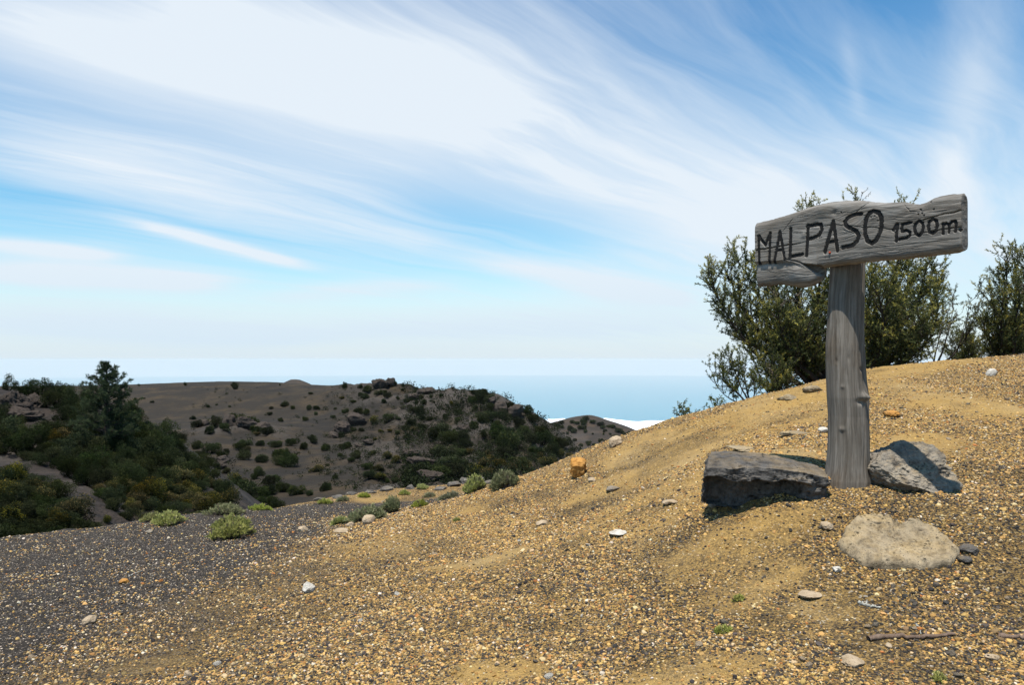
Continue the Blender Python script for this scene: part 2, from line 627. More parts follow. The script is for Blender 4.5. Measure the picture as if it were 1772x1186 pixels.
M['orange'] = make_rock("orange_tuff", (0.24, 0.10, 0.02), (0.44, 0.20, 0.04), (0.50, 0.28, 0.09), dust_amt=0.2)
M['grey_lichen'] = make_rock("grey_lichen_rock", (0.035, 0.032, 0.029), (0.09, 0.083, 0.075), (0.15, 0.14, 0.125), lich=(0.22, 0.21, 0.175), dust_amt=0.2)
M['crag'] = make_rock("dark_crag", (0.015, 0.013, 0.012), (0.042, 0.035, 0.030), (0.085, 0.069, 0.056), dust=(0.09, 0.062, 0.042), dust_amt=0.5, pit=3.0, pitd=0.15)
M['tan'] = make_rock("tan_stone", (0.22, 0.16, 0.10), (0.36, 0.27, 0.17), (0.48, 0.39, 0.28), dust_amt=0.3, pit=70, pitd=0.004, spots=0.4)
M['white'] = make_rock("whitish_stone", (0.30, 0.27, 0.22), (0.50, 0.46, 0.39), (0.62, 0.58, 0.50), dust_amt=0.1, pit=70, pitd=0.004, spots=0.5)
M['wood'] = make_wood("weathered_board", (0.70, 0.64, 0.57))
M['postwood'] = make_wood("weathered_post", (0.72, 0.60, 0.48), (0.82, 0.785, 0.74))
M['paint'] = plain("black_letter_paint", (0.016, 0.015, 0.014), 0.8)
M['nail'] = plain("rusty_red_nail", (0.42, 0.06, 0.02), 0.7)
M['stick'] = make_bark("dead_stick", (0.10, 0.065, 0.045), (0.21, 0.15, 0.11), 40)
M['lichen_twig'] = make_bark("lichen_twig", (0.22, 0.21, 0.18), (0.48, 0.47, 0.40), 60)
M['bark'] = make_bark("heath_bark", (0.018, 0.015, 0.013), (0.055, 0.045, 0.036))
M['twigbark'] = make_bark("grey_twig", (0.05, 0.042, 0.035), (0.13, 0.115, 0.10), 30)
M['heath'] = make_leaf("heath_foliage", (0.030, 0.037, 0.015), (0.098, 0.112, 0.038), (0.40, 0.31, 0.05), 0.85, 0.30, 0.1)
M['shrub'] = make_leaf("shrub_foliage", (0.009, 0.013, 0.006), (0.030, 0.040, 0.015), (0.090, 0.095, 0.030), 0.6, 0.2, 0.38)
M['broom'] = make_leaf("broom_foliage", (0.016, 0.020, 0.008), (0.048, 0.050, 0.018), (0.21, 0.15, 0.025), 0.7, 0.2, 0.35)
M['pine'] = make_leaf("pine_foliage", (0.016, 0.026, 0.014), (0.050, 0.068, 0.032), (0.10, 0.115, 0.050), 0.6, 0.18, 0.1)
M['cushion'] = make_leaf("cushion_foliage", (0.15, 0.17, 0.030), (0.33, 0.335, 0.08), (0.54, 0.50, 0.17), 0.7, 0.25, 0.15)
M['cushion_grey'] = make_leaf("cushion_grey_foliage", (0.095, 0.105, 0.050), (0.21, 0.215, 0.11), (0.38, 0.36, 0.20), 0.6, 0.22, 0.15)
# ------------------------------------------------------------------ the knoll underfoot
def near_ctrl():
    p = []
    A = lambda px, py, Y: p.append(at(px, py, Y))
    # bottom of the frame and underfoot
    A(-250, 1186, 3.7); A(0, 1186, 3.55); A(450, 1186, 3.25); A(886, 1186, 3.0); A(1330, 1186, 2.75); A(1772, 1186, 2.6); A(2050, 1186, 2.55)
    for x in (-6, -2, 2, 6):
        p.append(np.array([x, 0.0, 0.02 + 0.035 * x])); p.append(np.array([x, -3.0, -0.1 + 0.03 * x]))
    # up the slope to the sign
    A(1465, 840, 4.1); A(1600, 860, 4.0); A(1330, 880, 3.95); A(1550, 1000, 3.3); A(1250, 1000, 3.6); A(900, 1000, 4.2); A(1700, 760, 4.9)
    A(1330, 780, 4.85); A(1400, 795, 4.65); A(1672, 868, 3.75); A(1640, 700, 6.0); A(1800, 700, 6.0)
    # skyline of the knoll
    for q in ((1060, 762, 7.6), (1130, 738, 7.7), (1200, 717, 7.8), (1300, 692, 7.9), (1400, 667, 8.0), (1520, 640, 8.3), (1640, 627, 8.7), (1772, 621, 9.0), (1950, 622, 9.2)):
        A(*q)
    for q in ((1060, 800, 9.6), (1200, 768, 10.0), (1400, 716, 10.5), (1600, 680, 11.0), (1772, 668, 11.5), (2000, 665, 12.0)):
        A(*q)
    for q in ((1200, 840, 14.0), (1450, 800, 15.0), (1772, 760, 16.0)):
        A(*q)
    # the side running down to the ash flat
    A(985, 802, 7.4); A(880, 848, 7.2); A(800, 868, 7.3); A(700, 890, 7.2); A(640, 903, 7.0); A(560, 918, 6.9); A(600, 960, 5.4); A(300, 1060, 4.6); A(1000, 900, 5.4); A(1150, 830, 5.6)
    # ash flat and its far edge
    A(450, 930, 7.0); A(200, 960, 6.6); A(0, 990, 6.3); A(-250, 1010, 6.0)
    A(640, 880, 9.5); A(780, 868, 9.6); A(450, 884, 10.0); A(260, 900, 9.6); A(0, 935, 8.6); A(-250, 960, 8.2)
    # terrace of orange earth with a rocky lip
    A(560, 866, 12.4); A(650, 853, 13.0); A(740, 846, 13.4); A(840, 838, 13.6); A(600, 874, 11.2); A(760, 862, 11.4)
    # falling away behind
    A(-250, 1100, 12.0); A(0, 1060, 12.5); A(260, 1000, 13.5); A(480, 960, 14.5); A(640, 930, 16.5); A(760, 920, 17); A(900, 900, 17.0); A(1040, 880, 16.0)
    return p


near_tps = TPS(near_ctrl(), lam=0.002, sc=5.0)


def near_h(xy):
    xy = np.asarray(xy, float)
    z = near_tps(xy)
    d = np.hypot(xy[:, 0], xy[:, 1])
    z = z + 0.035 * fbm(xy * 1.1, 4, 0.5, 3) * np.clip((d - 0.5) / 3, 0.2, 1)
    z = z + 0.016 * fbm(xy * 4.5, 4, 0.55, 9)
    # sheet-wash steps across the slope
    z = z + 0.012 * fbm(np.stack([xy[:, 0] * 1.6 + xy[:, 1] * 0.5, xy[:, 1] * 6.0], 1), 3, 0.5, 21, True) * np.clip(d / 5, 0, 1)
    # grit banked against the post and the boulders
    for mx, my, mh, mr in ((1.80, 4.10, 0.040, 0.20), (1.30, 3.98, 0.022, 0.30), (2.15, 4.05, 0.022, 0.25)):
        z = z + mh * np.exp(-((xy[:, 0] - mx) ** 2 + (xy[:, 1] - my) ** 2) / mr ** 2)
    return z


def pix_of(P):
    """photo pixel of world points (n,3)"""
    P = np.asarray(P, float)
    cp, sp = math.cos(PITCH), math.sin(PITCH)
    z = P[:, 2] - EYE
    f = P[:, 1] * cp + z * sp
    u = -P[:, 1] * sp + z * cp
    return CX + F * P[:, 0] / f, CY - F * u / f


def axis(a, b, lo, hi, step, outer):
    left = np.arange(a, lo, outer); mid = np.arange(lo, hi, step); right = np.arange(hi, b + outer, outer)
    return np.concatenate([left, mid, right])


gx = axis(-22, 26, -5.4, 7.6, 0.042, 0.3)
gy = axis(-8, 22, 2.0, 9.6, 0.042, 0.2)
X, Y = np.meshgrid(gx, gy)
near_xy = np.stack([X.ravel(), Y.ravel()], 1)
near_z = near_h(near_xy)
near_f = GridH(gx, gy, near_z.reshape(X.shape))


def on_near(px, py, y0=1.6, y1=16.0):
    return ray_hit(near_f, px, py, y0, y1, 900)


# border between black ash and tuff, as a line on the ground
BORDER = np.array([on_near(px, py)[:2] for px, py in ((-60, 1240), (180, 1170), (320, 1090), (420, 1010), (510, 950), (590, 910), (660, 887), (720, 878))])


def ash_amount(xy):
    """1 on the ash side of the border, soft across about 1.5 m"""
    xy = np.asarray(xy, float)
    best = np.full(len(xy), 1e9); side = np.zeros(len(xy))
    for a, b in zip(BORDER[:-1], BORDER[1:]):
        ab = b - a
        t = np.clip(((xy - a) @ ab) / (ab @ ab), 0, 1)
        q = a + t[:, None] * ab
        dd = np.linalg.norm(xy - q, axis=1)
        s = ab[0] * (xy[:, 1] - a[1]) - ab[1] * (xy[:, 0] - a[0])
        upd = dd < best
        best = np.where(upd, dd, best); side = np.where(upd, np.sign(s), side)
    sd = best * side + 0.7 * fbm(xy * 1.1, 5, 0.6, 40)
    m = smooth01(0.5 + sd / 2.6)
    # no ash on the far terrace
    x, y = xy[:, 0], xy[:, 1]
    ter = smooth01((y - 10.9 - 0.10 * (x + 2.0) ** 2 * 0.3 + 0.5 * fbm(xy * 0.9, 3, 0.5, 5)) / 0.7) * smooth01((x + 4.2) / 1.0)
    m = m * (1 - 0.85 * ter)
    knoll = smooth01((x + 0.9) / 1.0)
    return np.clip(m * (1 - knoll), 0, 1)


# bare dusty patches on the tuff: (px, py, half-size m)
DUSTY = [(1180, 790, .5), (1290, 800, .45), (1130, 770, .5), (1260, 890, .28), (1350, 930, .35), (1230, 960, .3), (800, 985, .3), (850, 1160, .22),
         (1160, 1160, .2), (1420, 1075, .3), (1560, 640, .6), (1700, 700, .5), (1620, 690, .5), (1560, 760, .4), (1400, 690, .6), (1060, 850, .4), (860, 965, .25), (250, 1160, .25), (1250, 1150, .25), (1320, 1010, .25)]
DPTS = [(on_near(px, py)[:2], s) for px, py, s in DUSTY]


def dust_amount(xy):
    xy = np.asarray(xy, float)
    d = np.zeros(len(xy))
    warp = xy + 0.25 * np.stack([fbm(xy * 2.2, 3, 0.5, 61), fbm(xy * 2.2 + 9, 3, 0.5, 62)], 1)
    for c, s in DPTS:
        d = np.maximum(d, np.exp(-(((warp - c) / (s * np.array([1.0, 0.75]))) ** 2).sum(1)))
    d = np.maximum(np.minimum(d * 1.25, 1.0), smooth01((fbm(xy * 0.9, 4, 0.55, 33) - 0.10) / 0.35) * 0.75)
    up = smooth01((xy[:, 1] - 5.0) / 3.0) * smooth01((xy[:, 0] - 0.3) / 1.0) * 0.18
    return np.clip(d + up, 0, 1)


# drifts of dark lapilli: (px, py, half-size m)
DARKS = [(DP, on_near(DP[0], DP[1])[:2]) for DP in ((1700, 920, .55), (1620, 1060, .45), (1740, 1090, .4), (1700, 1000, .5), (1480, 1040, .2), (1300, 1060, .25), (700, 1080, .35), (980, 1010, .3), (1080, 1120, .25), (1180, 920, .25), (500, 1110, .3),
                                                (240, 1080, .45), (400, 1010, .5), (1560, 890, .25), (1450, 1100, .25), (900, 1110, .22), (1000, 880, .3), (1700, 820, .4), (1600, 1150, .3))]


def dark_amount(xy):
    xy = np.asarray(xy, float)
    wv = xy + 0.30 * np.stack([fbm(xy * 2.0, 4, 0.55, 65), fbm(xy * 2.0 + 9, 4, 0.55, 66)], 1)
    d = np.zeros(len(xy))
    for q, c in DARKS:
        d = np.maximum(d, np.exp(-(((wv - c) / (q[2] * np.array([1.2, 0.8]))) ** 2).sum(1)))
    x, y = xy[:, 0], xy[:, 1]
    side = smooth01((0.35 - x - 0.10 * (y - 3)) / 1.5) * smooth01((6.8 - y) / 2.0)      # mixed belt beside the ash
    d = np.maximum(d, side * (0.75 + 0.4 * fbm(xy * 1.8, 3, 0.5, 68)))
    d = np.maximum(d, 0.7 * smooth01((fbm(xy * 1.4, 4, 0.55, 58) - 0.1) / 0.3))
    return d


xy, z = near_xy, near_z.copy()
# outer rim sinks under the neighbouring slopes
rim = smooth01((np.abs(xy[:, 0] - 1) - 13) / 6) * 4 + smooth01((xy[:, 1] - 16) / 5) * 4
z = z - rim
ash = ash_amount(xy)
dark = dark_amount(xy)
dust = dust_amount(xy) * (1 - 0.6 * dark)
me = mesh_np("knoll", np.column_stack([xy, z]), grid_faces(len(gx), len(gy)), True,
             {'ash': ('FLOAT', ash), 'dust': ('FLOAT', dust), 'dark': ('FLOAT', dark)})
tag(obj("ground", me, M['ground']), "ochre gravel knoll running down into black volcanic ash", "ground", kind="structure")

# ------------------------------------------------------------------ the bushy spur across the gully
spur_c = []
S = lambda px, py, Y: spur_c.append(at(px, py, Y))
for q in ((-500, 610, 70), (-250, 640, 62), (0, 672, 56), (60, 690, 53), (120, 700, 54), (200, 716, 55), (262, 736, 52), (300, 768, 48), (340, 800, 45), (385, 838, 41), (430, 872, 38), (470, 905, 35)):
    S(*q)
for q in ((-300, 760, 38), (0, 770, 38), (100, 790, 37), (200, 815, 36), (300, 850, 34), (380, 890, 32)):
    S(*q)
for q in ((-300, 850, 26), (0, 842, 26), (90, 862, 25.5), (180, 888, 25), (300, 905, 25), (400, 930, 25)):
    S(*q)
for q in ((-300, 840, 19.5), (0, 836, 20), (60, 842, 19.5), (110, 868, 18.5), (160, 910, 17.5), (250, 940, 18), (400, 975, 19)):
    S(*q)
for q in ((-300, 960, 14), (0, 975, 14), (200, 1010, 14.5), (400, 1020, 15)):
    S(*q)
for q in ((-500, 690, 100), (-200, 720, 95), (0, 735, 90), (150, 770, 88), (300, 850, 80), (430, 920, 70), (520, 960, 60), (520, 960, 40), (560, 1000, 25)):
    S(*q)
spur_tps = TPS(spur_c, lam=0.001, sc=20.0)


def spur_h(xy):
    xy = np.asarray(xy, float)
    return spur_tps(xy) + 0.45 * fbm(xy * 0.22, 4, 0.5, 71) + 0.12 * fbm(xy * 1.3, 3, 0.5, 72, True)


ang = np.linspace(-1.25, 0.02, 260)
rad = np.geomspace(12.5, 105, 240)
Rr, Aa = np.meshgrid(rad, ang)
xy = np.stack([(Rr * Aa).ravel(), Rr.ravel()], 1)
rk = smooth01((fbm(xy * 0.25, 4, 0.55, 75) - 0.12) / 0.15)
zs_ = spur_h(xy)
spur_f = GridH(ang, rad, zs_.reshape(Rr.shape), True)
me = mesh_np("spur", np.column_stack([xy, zs_]), grid_faces(len(rad), len(ang))[:, ::-1], True, {'rock': ('FLOAT', rk * 0.7)})
tag(obj("hillside", me, M['spur']), "dark spur beyond the ash flat thickly grown with shrubs", "hillside", kind="structure")

# ------------------------------------------------------------------ the cinder slope and rugged ridge
main_c = []
S = lambda px, py, Y: main_c.append(at(px, py, Y))
for q in ((-700, 670, 250), (-300, 668, 255), (100, 668, 260), (220, 667, 262), (320, 666.5, 262), (405, 667, 262), (500, 668, 250), (560, 670, 232), (598, 671, 215), (635, 666, 198), (672, 660, 188), (690, 668, 184), (715, 674, 181),
          (745, 677, 177), (778, 685, 172), (803, 678, 168), (838, 677, 162), (862, 698, 157), (890, 722, 152), (925, 756, 146), (955, 784, 140), (1000, 818, 130), (1060, 852, 120), (1150, 890, 115)):
    S(*q)
for q in ((-300, 720, 175), (100, 712, 180), (300, 705, 185), (420, 710, 180), (350, 745, 140), (450, 752, 135), (520, 735, 150), (560, 712, 172), (620, 722, 158), (680, 735, 150), (700, 775, 128), (760, 740, 140),
          (640, 790, 118), (560, 790, 118), (460, 800, 112), (380, 800, 110), (820, 745, 136), (830, 800, 112), (890, 790, 115), (950, 815, 108), (760, 800, 116)):
    S(*q)
for q in ((-300, 860, 90), (200, 850, 92), (340, 850, 90), (450, 862, 86), (560, 865, 84), (650, 868, 84), (740, 872, 82), (840, 868, 84), (920, 862, 86), (1000, 858, 90), (1100, 900, 95)):
    S(*q)
for q in ((-300, 960, 62), (300, 960, 62), (500, 950, 62), (700, 950, 62), (900, 940, 66), (1100, 960, 75)):
    S(*q)
for q in ((-700, 700, 360), (-300, 700, 360), (100, 698, 370), (400, 698, 370), (560, 720, 330), (680, 730, 275), (780, 760, 255), (870, 790, 235), (960, 830, 210), (1080, 880, 190), (1200, 930, 180)):
    S(*q)
main_tps = TPS(main_c, lam=0.0005, sc=80.0)


def main_rock(xy):
    """where the bare rock breaks through"""
    xy = np.asarray(xy, float)
    px = CX + F * xy[:, 0] / xy[:, 1]
    m = smooth01((fbm(xy * 0.05, 4, 0.55, 80) + 0.08) / 0.25)
    rug = smooth01((px - 560) / 120) * smooth01((225 - xy[:, 1]) / 20)
    mid = np.exp(-((px - 420) / 90) ** 2 - ((xy[:, 1] - 135) / 16) ** 2)
    low = np.exp(-((px - 790) / 60) ** 2 - ((xy[:, 1] - 108) / 14) ** 2)
    return np.clip(m * (0.75 * rug + mid) + 0.6 * low, 0, 1)


def main_h(xy):
    xy = np.asarray(xy, float)
    px = CX + F * xy[:, 0] / xy[:, 1]
    rug = 0.12 + 0.88 * smooth01((px - 520) / 140)
    rk = main_rock(xy)
    z = main_tps(xy) + (2.0 * (fbm(xy * 0.035, 5, 0.52, 81, True) - 0.42) + 0.9 * (fbm(xy * 0.15, 4, 0.55, 82, True) - 0.3)) * rug
    z = z + rk * (0.5 + 1.1 * fbm(xy * 0.28, 4, 0.6, 83, True))
    return z


ang = np.linspace(-0.95, 0.25, 430)
rad = np.geomspace(58, 380, 340)
Rr, Aa = np.meshgrid(rad, ang)
xy = np.stack([(Rr * Aa).ravel(), Rr.ravel()], 1)
zs_ = main_h(xy)
main_f = GridH(ang, rad, zs_.reshape(Rr.shape), True)
me = mesh_np("slope", np.column_stack([xy, zs_]), grid_faces(len(rad), len(ang))[:, ::-1], True, {'rock': ('FLOAT', main_rock(xy))})
tag(obj("mountain_slope", me, M['slope']), "bare dark cinder slope rising to a rugged shrubby ridge", "slope", kind="structure")

# ------------------------------------------------------------------ far hills
far_c = []
S = lambda px, py, Y: far_c.append(at(px, py, Y))
for q in ((760, 800, 520), (860, 775, 520), (930, 742, 520), (960, 731, 520), (990, 722, 520), (1022, 717, 520), (1050, 728, 515), (1082, 738, 510), (1112, 753, 505), (1160, 790, 500), (1260, 850, 480)):
    S(*q)
for q in ((800, 870, 380), (930, 800, 430), (1010, 790, 420), (1080, 800, 410), (1160, 850, 400), (1300, 930, 380), (950, 860, 330), (1050, 870, 320), (1150, 920, 320)):
    S(*q)
for q in ((760, 860, 760), (930, 840, 760), (1020, 830, 780), (1100, 850, 760), (1260, 930, 720)):
    S(*q)
far_tps = TPS(far_c, lam=0.0002, sc=250.0)


def far_h(xy):
    return far_tps(xy) + 1.6 * fbm(np.asarray(xy) * 0.02, 4, 0.5, 91)


ang = np.linspace(-0.16, 0.32, 160)
rad = np.geomspace(310, 800, 140)
Rr, Aa = np.meshgrid(rad, ang)
xy = np.stack([(Rr * Aa).ravel(), Rr.ravel()], 1)
rk = smooth01((fbm(xy * 0.03, 4, 0.55, 95) - 0.1) / 0.2) * 0.5
zs_ = far_h(xy)
far_f = GridH(ang, rad, zs_.reshape(Rr.shape), True)
me = mesh_np("far_hill", np.column_stack([xy, zs_]), grid_faces(len(rad), len(ang))[:, ::-1], True, {'rock': ('FLOAT', rk)})
tag(obj("hill", me, M['farhill']), "distant brown cinder hill in front of the white clouds", "hill", kind="structure")

# small cone peeping over the plateau
pk = at(511, 657, 700)
th = np.linspace(0, 2 * math.pi, 64, endpoint=False)
rr = np.linspace(0, 1, 24)
TT, RR = np.meshgrid(th, rr)
prof = np.interp(RR, [0, .10, .28, .6, 1.0], [0, -0.3, -4.2, -16, -34])
xx = pk[0] + 46 * RR * np.cos(TT) + 2.0 * RR * np.cos(2 * TT)
yy = pk[1] + 46 * RR * np.sin(TT)
zz_ = pk[2] + prof + 0.5 * fbm(np.stack([xx.ravel(), yy.ravel()], 1) * 0.1, 3, 0.5, 97).reshape(RR.shape)
n = len(th)
fa = []
for j in range(len(rr) - 1):
    i = np.arange(n)
    fa.append(np.stack([j * n + i, (j + 1) * n + i, (j + 1) * n + (i + 1) % n, j * n + (i + 1) % n], 1))
me = mesh_np("cone", np.column_stack([xx.ravel(), yy.ravel(), zz_.ravel()]), np.concatenate(fa), True, {'rock': ('FLOAT', np.full(xx.size, 0.2))})
tag(obj("hill", me, M['farhill']), "small grey peak peeping over the edge of the plateau", "peak", kind="structure")

# ------------------------------------------------------------------ the sea, 1500 m below, out to the horizon
SEA_Z = EYE - 1500.0
SEA_R = 1500.0 / math.tan(math.atan((650 - 622) / F))
rings = np.concatenate([[0.0], np.geomspace(800, SEA_R, 40)])
nseg = 256
th = np.linspace(0, 2 * math.pi, nseg, endpoint=False)
V = [[0, 0, SEA_Z]]
for r_ in rings[1:]:
    V += [[r_ * math.cos(t), r_ * math.sin(t), SEA_Z] for t in th]
fq = []
for j in range(len(rings) - 2):
    i = np.arange(nseg)
    fq.append(np.stack([1 + j * nseg + i, 1 + (j + 1) * nseg + i, 1 + (j + 1) * nseg + (i + 1) % nseg, 1 + j * nseg + (i + 1) % nseg], 1))
i = np.arange(nseg)
tri = np.stack([np.zeros(nseg, int), 1 + i, 1 + (i + 1) % nseg], 1)
m, t = material("sea_water")
co = obj_co(t)
n_ = t.noise(co, 0.00022, 5, 0.6)
t.put(t.b.inputs['Base Color'], t.mix(n_, (0.006, 0.17, 0.24), (0.012, 0.19, 0.27)))
t.b.inputs['Roughness'].default_value = 0.55
t.b.inputs['Specular IOR Level'].default_value = 0.35
M['sea'] = m
tag(obj("sea", mesh_np("sea", V, [np.concatenate(fq), tri]), M['sea']), "hazy blue sea reaching to the horizon", "sea", kind="structure")

# sea of trade-wind cloud lying against the coast
cx = np.linspace(-3500, 5200, 330)
cy = np.linspace(6200, 7700, 80)
X, Y = np.meshgrid(cx, cy)
xy = np.stack([X.ravel(), Y.ravel()], 1)
top = at(1090, 721, 7000)[2]
edge = smooth01((xy[:, 0] + 3300) / 900) * smooth01((5100 - xy[:, 0]) / 900) * smooth01((xy[:, 1] - 6250) / 450) * smooth01((7690 - xy[:, 1]) / 600)
bill = 0.5 + 0.5 * fbm(xy * 0.0016, 5, 0.55, 101, True)
h = top - 112 + 95 * bill + 22 * fbm(xy * 0.0007, 3, 0.5, 102) - 260 * (1 - edge) - 0.012 * (xy[:, 0] - 900) 
ntop = len(xy)
Vt = np.column_stack([xy, h])
Vb = np.column_stack([xy, np.full(ntop, top - 480)])
gf = grid_faces(len(cx), len(cy))
nx_, ny_ = len(cx), len(cy)
loop = np.concatenate([np.arange(nx_), (np.arange(1, ny_) * nx_ + nx_ - 1), ((ny_ - 1) * nx_ + np.arange(nx_ - 2, -1, -1)), (np.arange(ny_ - 2, 0, -1) * nx_)])
l2 = np.roll(loop, -1)
side = np.stack([loop, loop + ntop, l2 + ntop, l2], 1)
m, t = material("cloud_white")
t.put(t.b.inputs['Base Color'], (0.94, 0.95, 0.96, 1))
t.b.inputs['Roughness'].default_value = 1.0
t.b.inputs['Specular IOR Level'].default_value = 0.0
M['cloud'] = m
tag(obj("clouds", mesh_np("clouds", np.concatenate([Vt, Vb]), [gf, gf[:, ::-1] + ntop, side], True), m), "bright white bank of low cloud over the sea", "cloud bank", kind="stuff")
# ------------------------------------------------------------------ rocks
def ico(sub):
    t = (1 + 5 ** 0.5) / 2
    v = np.array([[-1, t, 0], [1, t, 0], [-1, -t, 0], [1, -t, 0], [0, -1, t], [0, 1, t], [0, -1, -t], [0, 1, -t], [t, 0, -1], [t, 0, 1], [-t, 0, -1], [-t, 0, 1]], float)
    v /= np.linalg.norm(v[0])
    f = np.array([[0, 11, 5], [0, 5, 1], [0, 1, 7], [0, 7, 10], [0, 10, 11], [1, 5, 9], [5, 11, 4], [11, 10, 2], [10, 7, 6], [7, 1, 8],
                  [3, 9, 4], [3, 4, 2], [3, 2, 6], [3, 6, 8], [3, 8, 9], [4, 9, 5], [2, 4, 11], [6, 2, 10], [8, 6, 7], [9, 8, 1]])
    for _ in range(sub):
        e = np.sort(np.concatenate([f[:, [0, 1]], f[:, [1, 2]], f[:, [2, 0]]]), axis=1)
        u, inv = np.unique(e, axis=0, return_inverse=True)
        inv = inv.ravel()
        mid = v[u].mean(1)
        mid /= np.linalg.norm(mid, axis=1)[:, None]
        k = len(v) + inv
        n = len(f)
        a, b, c = k[:n], k[n:2 * n], k[2 * n:]
        v = np.concatenate([v, mid])
        f = np.concatenate([np.stack([f[:, 0], a, c], 1), np.stack([f[:, 1], b, a], 1), np.stack([f[:, 2], c, b], 1), np.stack([a, b, c], 1)])
    return v, f


def rock_verts(seed, dims, sub=4, cuts=7, rough=0.10, depth=0.82, top=None, sharp=False):
    """boulder: a ball cut by random planes, then roughened; dims = full size x,y,z"""
    g = np.random.default_rng(seed)
    v, f = ico(sub)
    v = v * (1 + 0.14 * fbm(v * 1.3 + seed, 3, 0.5, seed)[:, None])
    for _ in range(cuts):
        n = g.normal(size=3); n /= np.linalg.norm(n)
        d = depth * g.uniform(0.72, 1.0)
        over = np.maximum(v @ n - d, 0)
        v = v - over[:, None] * n * 0.96
    if top is not None:                       # a flat tilted upper face
        n = np.array(top, float); n /= np.linalg.norm(n)
        over = np.maximum(v @ n - 0.42, 0)
        v = v - over[:, None] * n * 0.96
    nn = v / np.linalg.norm(v, axis=1)[:, None]
    v = v + nn * (rough * fbm(v * 2.6 + seed, 5, 0.58, seed + 3, sharp))[:, None]
    v = v + nn * (0.35 * rough * fbm(v * 11 + seed, 3, 0.6, seed + 5))[:, None]
    ext = v.max(0) - v.min(0)
    v = (v - 0.5 * (v.max(0) + v.min(0))) / ext * np.array(dims)
    return v, f


def stone(name, px, py, w_px, h_ratio, mat, label, seed, cat="stone", depth_ratio=0.8, rz=None, sink=0.25, sub=3, group=None, ground=None, Yhint=None, **kw):
    """a stone standing on the ground where the photo shows its foot at px,py; w_px wide in the photo"""
    gfun = ground or on_near
    p = gfun(px, py)
    w = w_px / F * p[1]
    v, f = rock_verts(seed, (w, w * depth_ratio, w * h_ratio), sub, **kw)
    me = mesh_np(name, v, f, False)
    me.polygons.foreach_set("use_smooth", np.ones(len(f), bool))
    o = obj(name, me, mat)
    o.location = (p[0], p[1] + 0.0, p[2] + w * h_ratio * (0.5 - sink))
    o.rotation_euler = (0, 0, (seed * 1.7) % 6.28 if rz is None else rz)
    tag(o, label, cat, group)
    return o


# --- the slab stone with the hollow front, wedged against the post
def slab_front():
    v, f = ico(6)
    n0 = np.abs(v).max(1)
    v = v / n0[:, None] * 0.8 + np.sign(v) * np.abs(v) ** 0.5 * 0.2      # near a box
    v = v / np.abs(v).max(0)
    x, y, zc = v[:, 0].copy(), v[:, 1].copy(), v[:, 2].copy()
    v = v * np.array([0.300, 0.172, 0.116])
    # plan: blunt outer end, corner cut off towards the post
    v[:, 1] *= 1 - 0.30 * np.clip(x, 0, 1) ** 2 - 0.12 * np.clip(-x - 0.6, 0, 1)
    v[:, 0] += 0.03 * y * (x < 0) 
    top = smooth01((zc - 0.5) / 0.3)
    v[:, 2] += top * (0.016 * fbm(np.column_stack([x * 1.2, y * 1.2]), 3, 0.5, 6) - 0.030 * np.clip(x - 0.1, 0, 1) - 0.012 * np.clip(-x - 0.5, 0, 1))
    # ragged lower front with a deep hollow under a lip
    front = smooth01((-y - 0.5) / 0.3)
    lipn = fbm(np.column_stack([x * 2.6, x * 0]), 3, 0.55, 15)
    hol = smooth01((0.50 + 0.30 * lipn - zc) / 0.18) * front
    side = smooth01((0.97 - np.abs(x + 0.18)) / 0.35)
    v[:, 1] += hol * side * (0.13 + 0.045 * lipn) * (1 - 0.6 * smooth01((x - 0.25) / 0.3))
    rough_ = 0.034 * (1 - 0.62 * top)
    n = v / np.linalg.norm(v, axis=1)[:, None]
    v = v + n * (rough_ * fbm(v * 13, 5, 0.62, 8))[:, None]
    v = v + n * (0.4 * rough_ * fbm(v * 60, 3, 0.6, 9, True))[:, None]
    v[:, 1] -= 0.02 * front * fbm(np.column_stack([x * 4, zc * 2]), 3, 0.5, 17)
    return v, f


v, f = slab_front()
p = on_near(1340, 874)
o = obj("boulder", mesh_np("boulder", v, f, True), M['basalt'])
o.location = (p[0] - 0.005, p[1] + 0.15, p[2] + 0.088)
o.rotation_euler = (R(8), R(3), R(-8))
tag(o, "grey flat-topped stone with a dark hollow front, wedged against the sign post", "stone")

# --- the pale-sided stone across which the board's shadow falls
v, f = rock_verts(23, (0.50, 0.36, 0.33), 6, cuts=8, rough=0.14, depth=0.9, top=(0.22, -0.82, 0.52))
x, y, zc = v[:, 0] / 0.23, v[:, 1] / 0.17, v[:, 2] / 0.135
# a hole in its far end
c = np.array([0.185, -0.075, -0.02])
dd = np.linalg.norm((v - c) * np.array([1.25, 1, 0.95]), axis=1)
v[:, 1] += 0.10 * np.exp(-(dd / 0.036) ** 2)
v[:, 0] += 0.03 * (x > 0) * fbm(v * 9, 3, 0.5, 3)
o = obj("boulder", mesh_np("boulder", v, f, True), M['basalt_pale'])
p = on_near(1585, 852)
o.location = (p[0] + 0.005, p[1] + 0.13, p[2] + 0.085)
o.rotation_euler = (0, 0, R(-4))
tag(o, "grey pitted stone crossed by the shadow of the signboard", "stone")


